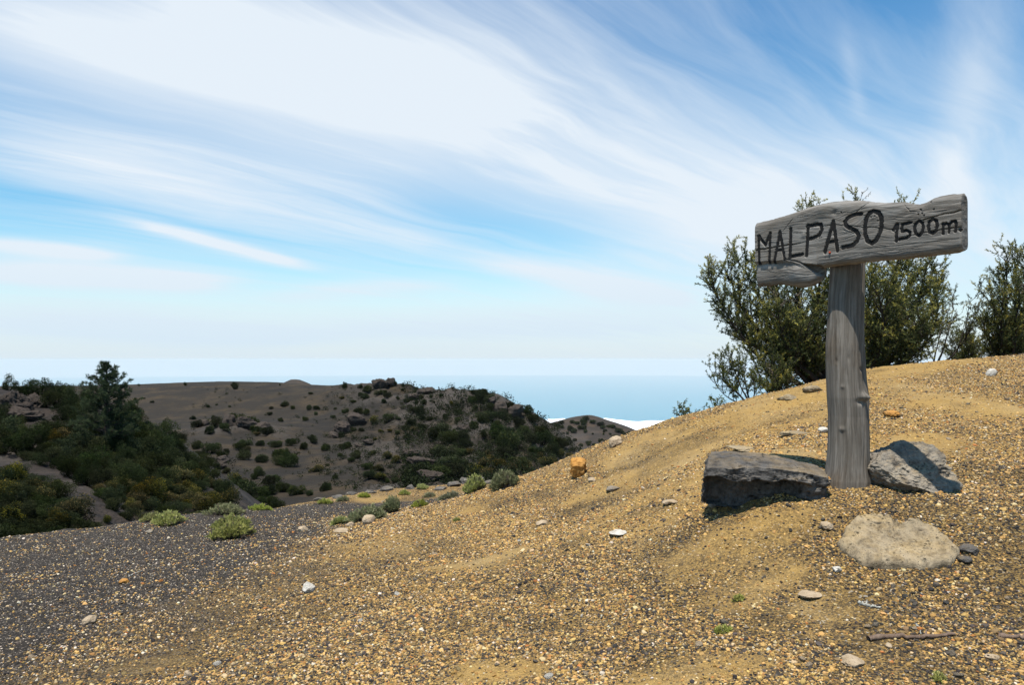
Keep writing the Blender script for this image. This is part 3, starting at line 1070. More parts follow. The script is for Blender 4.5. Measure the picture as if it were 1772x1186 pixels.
# --- the pale kidney-shaped slab half sunk in the gravel
def kidney():
    out = np.array([(1452, 958), (1462, 935), (1478, 922), (1500, 914), (1520, 914), (1535, 922), (1545, 931), (1560, 934), (1572, 927), (1592, 929), (1612, 936),
                    (1630, 944), (1645, 958), (1655, 972), (1650, 985), (1640, 994), (1618, 998), (1590, 1000), (1560, 1001), (1530, 1001), (1506, 998), (1482, 988), (1466, 975), (1456, 967)], float)
    pts = np.array([on_near(a, b - 12)[:2] for a, b in out])
    c = pts.mean(0)
    # resample the outline
    seg = np.linalg.norm(np.roll(pts, -1, 0) - pts, axis=1)
    s = np.concatenate([[0], np.cumsum(seg)])
    q = np.linspace(0, s[-1], 160, endpoint=False)
    P2 = np.concatenate([pts, pts[:1]])
    ring = np.stack([np.interp(q, s, P2[:, 0]), np.interp(q, s, P2[:, 1])], 1)
    ring += 0.026 * np.stack([fbm(ring * 11, 5, 0.65, 4), fbm(ring * 11 + 7, 5, 0.65, 5)], 1)
    gz = near_h(ring)
    c_z = float(near_h(c[None])[0])
    V, lev = [], []
    H = 0.050
    for k, (sc, hz) in enumerate([(0.93, -0.06), (0.97, -0.01), (0.995, 0.006), (1.0, 0.015), (0.995, 0.024), (0.975, 0.030)]):
        r = c + (ring - c) * sc
        zz = gz + hz
        V.append(np.column_stack([r, zz]))
    for sc in np.linspace(0.92, 0.0, 40):
        r = c + (ring - c) * sc
        zz = gz * sc + c_z * (1 - sc) + H - 0.016 * (1 - sc ** 2)
        V.append(np.column_stack([r, zz]))
    V = np.concatenate(V)
    nlev, n = 46, 160
    V[:, 2] += 0.016 * fbm(V[:, :2] * 5, 4, 0.55, 31) + 0.020 * (fbm(V[:, :2] * 15, 5, 0.66, 32, True) - 0.3) - 0.006
    V[:, :2] += (0.010 * fbm(V * np.array([18, 18, 40.0]), 3, 0.6, 33))[:, None]
    fa = []
    i = np.arange(n)
    for j in range(nlev - 1):
        fa.append(np.stack([j * n + i, j * n + (i + 1) % n, (j + 1) * n + (i + 1) % n, (j + 1) * n + i], 1))
    o0 = np.array([c[0], c[1], c_z])
    return V - o0, np.concatenate(fa), o0


v, f, o0 = kidney()
o = obj("boulder", mesh_np("boulder", v, f, True), M['pale'], loc=o0)
tag(o, "pale tan kidney-shaped slab of rock half sunk in the gravel", "stone")

# --- other stones one can point at
ST = [
    # name, px, py(foot), width px, h ratio, mat, label, seed, kwargs
    ("rock", 1002, 824, 38, 0.95, 'orange', "upright orange tuff rock on the shoulder of the knoll", 41, dict(sub=4, sink=0.12, rough=0.2)),
    ("stone", 535, 1024, 27, 0.72, 'white', "whitish pitted stone alone in the gravel below the green plants", 42, dict(sub=4, sink=0.2)),
    ("stone", 156, 1081, 27, 0.66, 'tan', "brownish stone on the dark ash in the lower corner", 43, dict(sub=4, sink=0.2)),
    ("stone", 638, 906, 26, 0.72, 'tan', "rounded tan stone beside the long green shrub", 44, dict(sub=4, sink=0.25, cuts=2, rough=0.05)),
    ("stone", 606, 911, 16, 0.6, 'tan', "small tan stone next to the rounded one by the shrub", 45, dict(sink=0.3, cuts=2)),
    ("stone", 1424, 749, 17, 0.62, 'white', "small white stone just behind the sign post", 46, dict(sink=0.2)),
    ("flat_stone", 1378, 752, 46, 0.16, 'pale', "flat pale stone flush with the slope behind the post", 47, dict(sub=4, sink=0.4, depth_ratio=1.3)),
    ("flat_stone", 1288, 777, 58, 0.12, 'pale', "broad pale rock plate level with the ground above the hollow stone", 48, dict(sub=4, sink=0.4, depth_ratio=1.2)),
    ("stone", 1064, 772, 28, 0.75, 'tan', "pointed pale rock on the skyline of the knoll", 49, dict(sub=4, sink=0.2, cuts=9, depth=0.7)),
    ("stone", 1716, 650, 20, 0.75, 'white', "whitish stone near the top of the knoll under the upright tree", 50, dict(sink=0.2)),
    ("stone", 1428, 915, 27, 0.5, 'tan', "tan stone in the gravel between the hollow stone and the pale slab", 51, dict(sub=4, sink=0.3)),
    ("stone", 1449, 991, 18, 0.55, 'white', "small whitish stone at the corner of the pale slab", 52, dict(sink=0.2)),
    ("flat_stone", 1403, 1030, 40, 0.18, 'tan', "flat tan stone sunk in the gravel below the pale slab", 53, dict(sink=0.35, depth_ratio=1.2)),
    ("flat_stone", 1072, 925, 42, 0.16, 'white', "flat whitish flake of stone in the middle of the slope", 54, dict(sink=0.3)),
    ("flat_stone", 1160, 872, 30, 0.3, 'tan', "grey-tan flat stone below the hollow boulder's end", 55, dict(sink=0.25)),
    ("stone", 938, 908, 24, 0.42, 'tan', "low rounded tan stone in the middle of the gravel slope", 56, dict(sink=0.3)),
    ("stone", 1675, 955, 34, 0.5, 'basalt', "dark stone behind the tip of the pale slab", 57, dict(sub=4, sink=0.35)),
    ("stone", 1668, 972, 30, 0.4, 'basalt', "flat dark stone touching the tip of the pale slab", 58, dict(sub=4, sink=0.35)),
    ("stone", 1545, 930, 30, 0.5, 'basalt', "dark grey stone showing through the notch of the pale slab", 59, dict(sink=0.5)),
    ("stone", 1235, 878, 20, 0.6, 'basalt_pale', "small grey stone at the outer foot of the hollow boulder", 60, dict(sink=0.3)),
    ("stone", 1406, 677, 34, 0.4, 'pale', "low pale rock on the skyline beside the post", 61, dict(sub=4, sink=0.3)),
    ("stone", 1540, 720, 34, 0.4, 'orange', "rusty orange clod behind the post", 62, dict(sub=4, sink=0.3, rough=0.22)),
    ("stone", 1440, 838, 30, 0.8, 'orange', "rusty clod of earth packed against the foot of the post", 63, dict(sub=4, sink=0.3, rough=0.2)),
    ("stone", 1025, 833, 18, 0.5, 'tan', "small stone at the foot of the orange rock", 64, dict(sink=0.3)),
    ("stone", 1060, 848, 34, 0.26, 'basalt_pale', "flat grey stone lying below the orange rock", 65, dict(sink=0.3)),
    ("stone", 214, 1010, 20, 0.5, 'orange', "orange-brown stone on the ash slope", 66, dict(sink=0.25)),
    ("stone", 525, 919, 20, 0.55, 'tan', "tan stone uphill of the bright green plant", 67, dict(sink=0.25)),
    ("flat_stone", 590, 920, 32, 0.2, 'tan', "flat tan plate below the long green shrub", 68, dict(sink=0.3)),
    ("flat_stone", 1475, 1146, 50, 0.3, 'tan', "brown sunken stone below the dead stick", 69, dict(sub=4, sink=0.45)),
    ("stone", 1718, 1140, 26, 0.3, 'tan', "flat tan stone beyond the end of the dead stick", 70, dict(sink=0.3)),
    ("stone", 1538, 1122, 14, 0.7, 'tan', "little stone leaning on the dead stick", 71, dict(sink=0.2)),
    ("stone", 325, 1172, 16, 0.8, 'tan', "rounded tan stone at the lower edge of the ash slope", 72, dict(sink=0.2)),
    ("stone", 1360, 690, 40, 0.3, 'pale', "pale crumbling rock lip on the skyline beneath the small bush", 73, dict(sub=4, sink=0.4)),
    ("stone", 1507, 818, 18, 0.6, 'tan', "tan stone between the post and the shadowed boulder", 74, dict(sink=0.3)),
    ("stone", 260, 923, 14, 0.5, 'basalt_pale', "small grey stone before the dark cushion plant", 75, dict(sink=0.2)),
]
for nm, px, py, w, hr, mt, lb, sd, kw in ST:
    stone(nm, px, py, w, hr, M[mt], lb, sd, **kw)

# rock lip along the terrace edge
LIP = [(552, 862, 26, .5), (585, 858, 34, .4), (610, 852, 28, .5), (640, 849, 30, .45), (668, 845, 36, .5), (712, 842, 24, .8), (726, 842, 18, .6), (762, 843, 30, .4), (785, 837, 40, .5), (808, 832, 34, .7), (828, 829, 40, .6), (846, 832, 30, .5)]
LBL = ["grey lichened rock at the outer end of the terrace lip", "flat grey rock second from the outer end of the terrace lip", "low grey rock on the terrace lip above orange earth",
       "broad grey rock in the middle of the terrace lip", "pale grey ledge on the terrace lip before the dark thicket", "upright grey rock beside a green tuft on the terrace lip",
       "small grey rock leaning on the upright one of the lip", "low rock plate where the terrace lip starts to rise", "slanting grey rock on the rising end of the lip",
       "tall craggy rock on the rising end of the lip", "highest craggy rock of the lip behind the green bush", "last grey rock of the lip, half behind the green bush"]
for i, ((px, py, w, hr), lb) in enumerate(zip(LIP, LBL)):
    stone("rock", px, py + 5, w * 0.75, hr * 0.8, M['grey_lichen'], lb, 100 + i, cat="rock", sub=4, sink=0.3, cuts=10, depth=0.7, rough=0.16)

# many small loose stones that look alike
g = np.random.default_rng(5)
protos = []
for k in range(7):
    v, f = rock_verts(200 + k, (1, g.uniform(.7, .95), g.uniform(.4, .65)), 2, cuts=6, rough=0.12)
    protos.append([mesh_np("loose_stone", v, f, True, None) for _ in range(3)])
    for q, mt in enumerate(('tan', 'basalt_pale', 'white')):
        protos[-1][q].materials.append(M[mt])
for k in range(110):
    px, py = g.uniform(30, 1760), g.uniform(640, 1175)
    p = on_near(px, py)
    if py < 940 and px < 760 or p[1] > 8.6 or (1220 < px < 1680 and 770 < py < 1010) or (px < 1000 and py < 850):
        continue
    q = int(g.choice([0, 0, 0, 1, 1, 1, 0, 2]))
    o = obj("loose_stone", protos[int(g.integers(7))][q])
    s = g.uniform(0.018, 0.042)
    o.scale = (s, s, s)
    o.location = (p[0], p[1], p[2] + 0.1 * s)
    o.rotation_euler = (g.normal() * .25, g.normal() * .25, g.uniform(0, 6.28))
    tag(o, ["small loose tan stone lying among the gravel", "small loose grey stone lying among the gravel", "small loose whitish stone lying among the gravel"][q], "stone",
        ["small loose tan stones", "small loose grey stones", "small loose whitish stones"][q])

# ------------------------------------------------------------------ lapilli gravel: one scattered mass
g = np.random.default_rng(11)
NP = 940000
# candidates spread evenly per unit of view angle, so the near ground gets its share
yy = 2.1 * np.exp(g.random(NP) * math.log(13.5 / 2.1))
xx = g.uniform(-0.85, 0.85, NP) * yy
keep = np.ones(NP, bool)
xy = np.stack([xx, yy], 1)
a_ = ash_amount(xy)
d_ = dust_amount(xy)
prob = (1 - a_) * (1 - 0.92 * d_) + a_ * 0.17
clump = np.clip(0.62 + 1.0 * fbm(xy * 3.0, 4, 0.6, 55), 0.12, 1.2)
prob = prob * clump * np.where(yy > 8.8, 0.4, 1.0)
keep = g.random(NP) < prob
xy, a_, d_ = xy[keep], a_[keep], d_[keep]
n = len(xy)
z = near_f(xy)
u = g.random(n)
size = 0.0024 + 0.0042 * u ** 2.2 + np.where(g.random(n) < 0.05, 0.0065 * g.random(n), 0)
size *= 1 + 0.05 * np.clip(xy[:, 1] - 3, 0, 6)
pal = np.array([(0.036, 0.032, 0.029), (0.075, 0.063, 0.051), (0.18, 0.122, 0.056), (0.33, 0.192, 0.062), (0.48, 0.302, 0.105), (0.50, 0.375, 0.20), (0.58, 0.50, 0.38), (0.36, 0.15, 0.045)])
w_t = np.array([.085, .12, .16, .235, .25, .11, .018, .022])
w_a = np.array([.30, .16, .08, .08, .14, .14, .08, .02])
r_ = g.random(n)
it = np.searchsorted(np.cumsum(w_t / w_t.sum()), r_).clip(0, 7)
ia = np.searchsorted(np.cumsum(w_a / w_a.sum()), r_).clip(0, 7)
idx = np.where(g.random(n) < a_, ia, it)
# darker lapilli gather in drifts
drift = dark_amount(xy)
idx = np.where((g.random(n) < 0.45 * drift), g.integers(0, 3, n), idx)
tint = pal[idx] * g.uniform(0.75, 1.25, (n, 1)) * g.uniform(0.94, 1.06, (n, 3))
me = mesh_np("gravel", np.column_stack([xy, z + size * 0.15]), np.zeros((0, 3), int), False,
             {'psize': ('FLOAT_VECTOR', size[:, None] * np.stack([g.uniform(.85, 1.35, n), g.uniform(.85, 1.2, n), g.uniform(.5, .9, n)], 1)),
              'prot': ('FLOAT_VECTOR', np.stack([g.normal(0, .3, n), g.normal(0, .3, n), g.uniform(0, 6.28, n)], 1)),
              'tint': ('FLOAT_COLOR', np.concatenate([np.clip(tint, 0, 1), np.ones((n, 1))], 1))})
gravel = obj("gravel", me, M['pebble'])
tag(gravel, "ochre, grey and white lapilli gravel covering the knoll", "gravel", kind="stuff")
ng = bpy.data.node_groups.new("scatter_lapilli", 'GeometryNodeTree')
ng.interface.new_socket("Geometry", in_out='INPUT', socket_type='NodeSocketGeometry')
ng.interface.new_socket("Geometry", in_out='OUTPUT', socket_type='NodeSocketGeometry')
G = NT(ng)
gi = G.new('NodeGroupInput'); go = G.new('NodeGroupOutput')
jn = G.new('GeometryNodeJoinGeometry')
for k in range(8):
    ic = G.new('GeometryNodeMeshIcoSphere')
    ic.inputs['Radius'].default_value = 1.0
    ic.inputs['Subdivisions'].default_value = 2
    pos = G.new('GeometryNodeInputPosition').outputs[0]
    off = G.vmath('ADD', pos, (3.7 * k, 1.3 * k, -2.1 * k))
    nz = G.new('ShaderNodeTexNoise')
    G.l.new(off, nz.inputs['Vector']); nz.inputs['Scale'].default_value = 0.95; nz.inputs['Detail'].default_value = 1.5
    sc = G.new('ShaderNodeVectorMath', operation='SCALE')
    G.l.new(pos, sc.inputs[0]); G.l.new(G.math('MULTIPLY_ADD', nz.outputs['Fac'], 1.5, -0.75), sc.inputs['Scale'])
    sp = G.new('GeometryNodeSetPosition')
    G.l.new(ic.outputs[0], sp.inputs['Geometry']); G.l.new(sc.outputs[0], sp.inputs['Offset'])
    ti = G.new('GeometryNodeGeometryToInstance')
    G.l.new(sp.outputs[0], ti.inputs[0])
    G.l.new(ti.outputs[0], jn.inputs[0])
ip = G.new('GeometryNodeInstanceOnPoints')
mp = G.new('GeometryNodeMeshToPoints')
G.l.new(gi.outputs[0], mp.inputs[0])
G.l.new(mp.outputs[0], ip.inputs['Points'])
G.l.new(jn.outputs[0], ip.inputs['Instance'])
ip.inputs['Pick Instance'].default_value = True
for nm, sock in (('psize', 'Scale'), ('prot', 'Rotation')):
    na = G.new('GeometryNodeInputNamedAttribute', data_type='FLOAT_VECTOR')
    na.inputs['Name'].default_value = nm
    G.l.new(na.outputs[0], ip.inputs[sock])
sm = G.new('GeometryNodeSetMaterial')
sm.inputs['Material'].default_value = M['pebble']
G.l.new(ip.outputs[0], sm.inputs[0])
G.l.new(sm.outputs[0], go.inputs[0])
mod = gravel.modifiers.new("scatter", 'NODES')
mod.node_group = ng
print("gravel count", n)
# ------------------------------------------------------------------ the signpost
ALPHA = R(53)
PX_, PY_ = at(1465, 840, 4.1)[0], 4.1
DV = np.array([math.cos(ALPHA), -math.sin(ALPHA), 0.0])      # along the board, towards its near end
NV = np.array([-math.sin(ALPHA), -math.cos(ALPHA), 0.0])     # board's face
THICK = 0.072
BO = np.array([PX_, PY_, 0.0]) + NV * (0.092 + THICK)         # a point of the face plane


def on_board(px, py):
    d = pix_dir(px, py)
    e = np.array([0, 0, EYE])
    k = ((BO - e) @ NV) / (d @ NV)
    q = e + d * k - BO
    return np.array([q @ DV, q[2]])


ZX, ZY, ZS = 1280.0, 320.0, 4.219


def zb(a, b):
    return on_board(ZX + a / ZS, ZY + b / ZS)


top_c = np.array([zb(*q) for q in ((118, 284), (200, 265), (300, 236), (420, 196), (500, 168), (590, 142), (660, 130), (740, 124), (820, 122), (900, 125), (970, 132), (1040, 142), (1110, 136), (1180, 131), (1240, 145), (1290, 152), (1345, 137), (1375, 118), (1400, 100), (1450, 88), (1500, 80), (1560, 74), (1612, 70))])
bot_c = np.array([zb(*q) for q in ((106, 728), (150, 724), (200, 722), (250, 714), (300, 713), (350, 722), (400, 733), (450, 736), (500, 722), (540, 700), (566, 682), (580, 592), (640, 584), (700, 572), (790, 562), (880, 552), (1000, 541), (1100, 531), (1200, 521), (1300, 511), (1400, 499), (1500, 487), (1580, 474), (1612, 462))])
s0, s1 = float(zb(112, 500)[0]), float(zb(1614, 300)[0])
NS, NT_ = 520, 150
ss = np.linspace(s0, s1, NS)
tau = np.linspace(0, 1, NT_)
topz = np.interp(ss, top_c[:, 0], top_c[:, 1]) + 0.0025 * fbm(np.column_stack([ss * 30, ss * 0]), 3, 0.5, 1)
botz = np.interp(ss, bot_c[:, 0], bot_c[:, 1]) + 0.0025 * fbm(np.column_stack([ss * 30, ss * 0 + 5]), 3, 0.5, 2)
SSg, TAg = np.meshgrid(ss, tau)
TZ = botz[None, :] + (topz - botz)[None, :] * TAg
pts = np.stack([SSg.ravel(), TZ.ravel()], 1)

# letters as chisel strokes, given as points on the board (zoomed-photo units)
LET = [
    ("M", [[(140, 575), (137, 372)], [(139, 372), (186, 440)], [(186, 440), (224, 352)], [(222, 354), (212, 566)]], 21),
    ("A", [[(250, 566), (293, 342)], [(293, 342), (326, 546)], [(268, 480), (314, 474)]], 20),
    ("L", [[(371, 320), (366, 532)], [(366, 526), (459, 507)]], 23),
    ("P", [[(498, 296), (488, 518)], [(494, 304), (560, 288), (592, 290), (598, 330), (582, 366), (540, 384), (496, 398)]], 23),
    ("A", [[(622, 492), (682, 266)], [(682, 266), (713, 482)], [(640, 420), (706, 408)]], 23),
    ("S", [[(886, 212), (836, 216), (795, 236), (768, 270), (776, 298), (812, 318), (850, 338), (868, 372), (858, 412), (822, 444), (750, 458)]], 24),
    ("O", [[(975, 192), (1014, 204), (1032, 246), (1033, 300), (1022, 352), (998, 402), (965, 426), (932, 408), (914, 362), (912, 300), (922, 244), (946, 206), (975, 192)]], 26),
    ("1", [[(1122, 330), (1150, 288)], [(1150, 286), (1141, 412)]], 22),
    ("5", [[(1250, 274), (1186, 290)], [(1187, 290), (1181, 342), (1214, 334), (1242, 344), (1242, 368), (1220, 386), (1164, 398)]], 20),
    ("0", [[(1312, 264), (1334, 280), (1340, 316), (1330, 352), (1308, 372), (1284, 356), (1276, 320), (1284, 284), (1312, 264)]], 20),
    ("0", [[(1410, 250), (1434, 262), (1442, 298), (1432, 336), (1408, 356), (1384, 344), (1375, 310), (1384, 270), (1410, 250)]], 20),
    ("m", [[(1484, 358), (1484, 282)], [(1484, 300), (1508, 282), (1526, 292), (1526, 348)], [(1526, 296), (1548, 266), (1568, 262), (1576, 280), (1574, 340)]], 18),
    (".", [[(1606, 326), (1610, 331)]], 22),
]
CRACKS = [  # polylines, width px, depth m
    ([(100, 482), (150, 474), (215, 464), (300, 446), (380, 434), (440, 425)], 9, 0.020),
    ([(440, 425), (520, 408), (600, 385)], 4, 0.006),
    ([(600, 300), (700, 290), (780, 296), (860, 306), (940, 312), (1060, 316), (1120, 330)], 6, 0.008),
    ([(1340, 256), (1420, 232), (1500, 210), (1580, 196), (1640, 176)], 8, 0.014),
    ([(1270, 366), (1360, 346), (1450, 330), (1540, 316), (1640, 302)], 7, 0.012),
    ([(340, 542), (400, 556), (460, 574), (520, 588), (585, 592)], 9, 0.020),
    ([(345, 545), (420, 590), (475, 610)], 4, 0.006),
    ([(760, 330), (830, 350), (890, 352)], 6, 0.007),
    ([(850, 200), (925, 132)], 5, 0.005), ([(310, 345), (390, 245)], 4, 0.004), ([(1185, 130), (1240, 190), (1300, 196)], 5, 0.004),
    ([(900, 470), (1200, 438), (1600, 392)], 3, 0.003), ([(620, 530), (900, 500), (1300, 460)], 3, 0.003), ([(700, 190), (1000, 235), (1300, 240)], 3, 0.003),
    ([(130, 620), (250, 640), (400, 650), (500, 660)], 3, 0.003), ([(160, 680), (300, 668), (440, 690)], 3, 0.003), ([(420, 240), (600, 214), (760, 210)], 3, 0.003), ([(130, 400), (300, 360), (480, 350)], 3, 0.003),
]
PXM = float(np.linalg.norm(zb(700, 300) - zb(800, 300)) / 100)   # metres per zoomed pixel there


def dist_poly(P, line):
    best = np.full(len(P), 1e9)
    for a, b in zip(line[:-1], line[1:]):
        ab = b - a
        t = np.clip(((P - a) @ ab) / max(ab @ ab, 1e-12), 0, 1)
        best = np.minimum(best, np.linalg.norm(P - (a + t[:, None] * ab), axis=1))
    return best


depth = np.zeros(len(pts))
edge_n = 0.0028 * fbm(pts * np.array([60, 140]), 3, 0.6, 3)
letters3 = []
for ch, strokes, wpx in LET:
    w = wpx * PXM * (1.0 if ch in '150m.' else 1.14)
    lines = []
    for st in strokes:
        ln = np.array([zb(*q) for q in st])
        lines.append(ln)
        lo, hi = ln.min(0) - 0.03, ln.max(0) + 0.03
        sel = np.nonzero((pts > lo).all(1) & (pts < hi).all(1))[0]
        d = dist_poly(pts[sel], ln) + edge_n[sel]
        depth[sel] = np.maximum(depth[sel], 0.0075 * smooth01((w * 0.5 - d) / (0.0022) + 0.5))
    letters3.append((ch, lines, w))
for line, wpx, dp in CRACKS:
    ln = np.array([zb(*q) for q in line])
    d = dist_poly(pts + 0.004 * np.stack([fbm(pts * 40, 3, 0.6, 6)] * 2, 1), ln)
    depth = np.maximum(depth, dp * smooth01(1.15 - d / (wpx * PXM * 0.6)))
# open wedge between the plank and its splintered lower lip
tri_w = np.array([zb(*q) for q in ((455, 577), (592, 590), (584, 676))])
sg = [np.cross(tri_w[(k + 1) % 3] - tri_w[k], pts - tri_w[k]) for k in range(3)]
ins = np.minimum.reduce([v_ * np.sign(sg[0].mean() * 0 + np.cross(tri_w[1] - tri_w[0], tri_w[2] - tri_w[0])) / np.linalg.norm(tri_w[(k + 1) % 3] - tri_w[k]) for k, v_ in enumerate(sg)])
depth = np.maximum(depth, 0.052 * smooth01((ins + 0.001) / 0.003))
# long undulation, raised grain, knots
rel = 0.004 * fbm(pts * np.array([4, 12]), 4, 0.5, 11) + 0.0016 * fbm(np.stack([pts[:, 0] * 9, pts[:, 1] * 190 + 6 * fbm(pts * 5, 2, 0.5, 12)], 1), 3, 0.6, 13)
for (kx, ky, r_, a) in ((470, 365, .016, .006), (690, 205, .013, -.006), (975, 235, .02, .004), (600, 190, .035, .008), (820, 300, .035, .006), (430, 640, .07, .012)):
    c = zb(kx, ky)
    rel = rel + a * np.exp(-((pts - c) ** 2).sum(1) / r_ ** 2)
# worm holes
gh = np.random.default_rng(3)
for (kx, ky) in ((1315, 195), (1330, 210), (1320, 180), (1400, 125), (1420, 165), (1345, 225), (960, 240), (990, 230), (1005, 262), (1300, 215), (740, 195)):
    c = zb(kx + gh.normal() * 4, ky + gh.normal() * 4)
    depth = np.maximum(depth, 0.01 * smooth01((0.0045 - np.linalg.norm(pts - c, axis=1)) / 0.002))
# the flared lower lip stands back behind the main plank
lipline = np.array([zb(*q) for q in ((100, 560), (230, 552), (340, 545), (460, 578), (585, 596))])
lz = np.interp(pts[:, 0], lipline[:, 0], lipline[:, 1])
low = smooth01((lz - pts[:, 1]) / 0.02) * (pts[:, 0] < zb(590, 600)[0])
rel = rel - 0.016 * low + 0.02 * low * np.exp(-((pts - zb(430, 660)) ** 2).sum(1) / 0.06 ** 2)
# worn edges
eg = np.minimum(TAg, 1 - TAg).ravel() * (topz - botz)[None, :].repeat(NT_, 0).ravel()
rel = rel - 0.014 * np.exp(-(eg / 0.010) ** 1.3)
# chamfered near end
endd = s1 - pts[:, 0]
rel = rel - 0.004 * np.exp(-(endd / 0.004) ** 2)
fd = rel - depth


def board_pt(st, off):
    return BO[None, :] + st[:, :1] * DV[None, :] + off[:, None] * NV[None, :] + np.column_stack([np.zeros(len(st)), np.zeros(len(st)), st[:, 1]])


front = board_pt(pts, fd)
bk = -THICK + 0.006 * fbm(pts * 9, 3, 0.5, 19) + 0.010 * np.exp(-(eg / 0.012) ** 1.3)
back = board_pt(pts, bk)
nF = len(pts)
gf = grid_faces(NS, NT_)
loop = np.concatenate([np.arange(NS), np.arange(1, NT_) * NS + NS - 1, (NT_ - 1) * NS + np.arange(NS - 2, -1, -1), np.arange(NT_ - 2, 0, -1) * NS])
# side wall rings between front and back outline
NR = 8
wall_v, wall_g, rings_i = [], [], [loop]
is_end = (loop % NS == NS - 1)
for k in range(1, NR):
    a = k / NR
    q = front[loop] * (1 - a) + back[loop] * a
    bul = 0.010 * math.sin(math.pi * a)
    dirv = np.zeros_like(q)
    st = pts[loop]
    cz = 0.5 * (np.interp(st[:, 0], ss, topz) + np.interp(st[:, 0], ss, botz))
    dirv[:, 2] = np.where(is_end, 0, np.sign(st[:, 1] - cz))
    dirv += np.where(is_end, 1.0, 0)[:, None] * DV[None, :] - np.where(loop % NS == 0, 1.0, 0)[:, None] * DV[None, :]
    nz = fbm(np.column_stack([st * 40, np.full(len(st), a * 3)]), 3, 0.6, 23)
    q = q + dirv * (np.where(is_end, 0.0, bul) + 0.003 * nz)[:, None]
    # the top near corner is hewn off
    wall_v.append(q)
    wall_g.append(np.column_stack([st[:, 0], st[:, 1], np.full(len(st), -THICK * a)]))
    rings_i.append(2 * nF + (k - 1) * len(loop) + np.arange(len(loop)))
rings_i.append(loop + nF)
wf = []
for a, b in zip(rings_i[:-1], rings_i[1:]):
    wf.append(np.stack([a, b, np.roll(b, -1), np.roll(a, -1)], 1))
Vb = np.concatenate([front, back] + wall_v)
swirl = np.zeros(len(pts))
for (kx, ky, a, r_) in ((470, 365, .030, .045), (600, 190, -.034, .060), (820, 300, .040, .060), (975, 245, -.030, .045), (430, 650, .050, .075), (690, 205, .018, .030), (1290, 190, -.028, .055), (1180, 420, .020, .06)):
    swirl += a * np.exp(-(((pts - zb(kx, ky)) / np.array([1.9, 1.0])) ** 2).sum(1) / r_ ** 2)
gpts = pts + np.stack([np.zeros(len(pts)), swirl], 1)
gco = np.concatenate([np.column_stack([gpts, fd]), np.column_stack([pts + 3.0, bk])] + wall_g)
base = np.array([PX_, PY_, float(near_h(np.array([[PX_, PY_]]))[0])])
sign = empty("signpost", base)
tag(sign, "weathered grey wooden signpost reading MALPASO 1500m", "signpost")
board = obj("sign_board", mesh_np("sign_board", Vb - base, [gf[:, ::-1] if False else gf, gf[:, ::-1] + nF] + wf, True, {'gco': ('FLOAT_VECTOR', gco)}), M['wood'], sign)

# painted chisel floors, one per character
for ch, lines, w in letters3:
    VV, FF = [], []
    zoff = 0.0
    for ln in lines:
        # dense points along the stroke
        seg = np.linalg.norm(np.diff(ln, axis=0), axis=1)
        q = np.concatenate([[0], np.cumsum(seg)])
        m_ = max(int(q[-1] / 0.004), 2)
        u = np.linspace(-0.25 * w, q[-1] + 0.25 * w, m_)
        P = np.stack([np.interp(u, q, ln[:, 0]), np.interp(u, q, ln[:, 1])], 1)
        t0 = (ln[1] - ln[0]) / seg[0]; t1 = (ln[-1] - ln[-2]) / seg[-1]
        P[u < 0] = ln[0] + t0 * u[u < 0][:, None]
        P[u > q[-1]] = ln[-1] + t1 * (u[u > q[-1]] - q[-1])[:, None]
        T = np.gradient(P, axis=0); T /= np.maximum(np.linalg.norm(T, axis=1), 1e-9)[:, None]
        Nn = np.stack([-T[:, 1], T[:, 0]], 1)
        wd = w * (0.56 + 0.05 * fbm(P * 60, 2, 0.5, 8))
        rl = rel[np.array([int(np.argmin(((pts[::3] - p_) ** 2).sum(1))) * 3 for p_ in P])] if True else 0
        rl = np.clip(rl, -0.006, 0.02)
        o_ = len(VV)
        for sgn in (1, -1):
            VV += list(board_pt(P + Nn * wd[:, None] * sgn, rl - 0.0042 - zoff))
        k = np.arange(m_ - 1)
        FF.append(np.stack([o_ + k, o_ + m_ + k, o_ + m_ + k + 1, o_ + k + 1], 1))
        zoff += 0.0003
    nm = {"M": "letter", "1": "digit", "5": "digit", "0": "digit", ".": "full_stop"}.get(ch, "letter")
    obj(nm, mesh_np(nm, np.array(VV) - base, FF), M['paint'], board)
# rusty red nail head with its shank
c = zb(660, 495)
ci = int(np.argmin(((pts - c) ** 2).sum(1)))
v, f = ico(2)
v = v * np.array([1, 1, 1]) * 0.0062
q = board_pt(c[None], np.array([rel[ci] + 0.003]))[0]
me = mesh_np("nail", v * np.array([1, 1, 1]) + q - base, f, True)
obj("nail", me, M['nail'], board)

# ---- the post: a hewn trunk
prof = np.array([(395, 1438, 1494), (460, 1437.5, 1495), (500, 1437, 1495.5), (560, 1436, 1496), (600, 1433.5, 1496.5), (660, 1432.5, 1498), (688, 1432, 1500.5), (720, 1433, 1498.5), (780, 1431.5, 1499), (805, 1430.5, 1499), (840, 1428, 1500), (930, 1424, 1503)], float)
zc = np.array([at(1465, p_[0], PY_)[2] for p_ in prof])[::-1]
xl = np.array([at(p_[1], p_[0], PY_)[0] for p_ in prof])[::-1]
xr = np.array([at(p_[2], p_[0], PY_)[0] for p_ in prof])[::-1]
NZ, NA = 320, 120
zs = np.linspace(base[2] - 0.22, zc[-1], NZ)
th = np.linspace(0, 2 * math.pi, NA, endpoint=False)
TH, ZG = np.meshgrid(th, zs)
cxz = np.interp(ZG, zc, 0.5 * (xl + xr)) + 0.008 * np.sin((ZG - base[2]) * 5.2 + 0.6); rz_ = np.interp(ZG, zc, 0.5 * (xr - xl)) * 0.985
flat = np.stack([np.cos(TH).ravel() * 1.3, np.sin(TH).ravel() * 1.3, ZG.ravel() * 1.4], 1)
rr = rz_ * (1 + 0.085 * fbm(flat, 3, 0.5, 41).reshape(TH.shape))
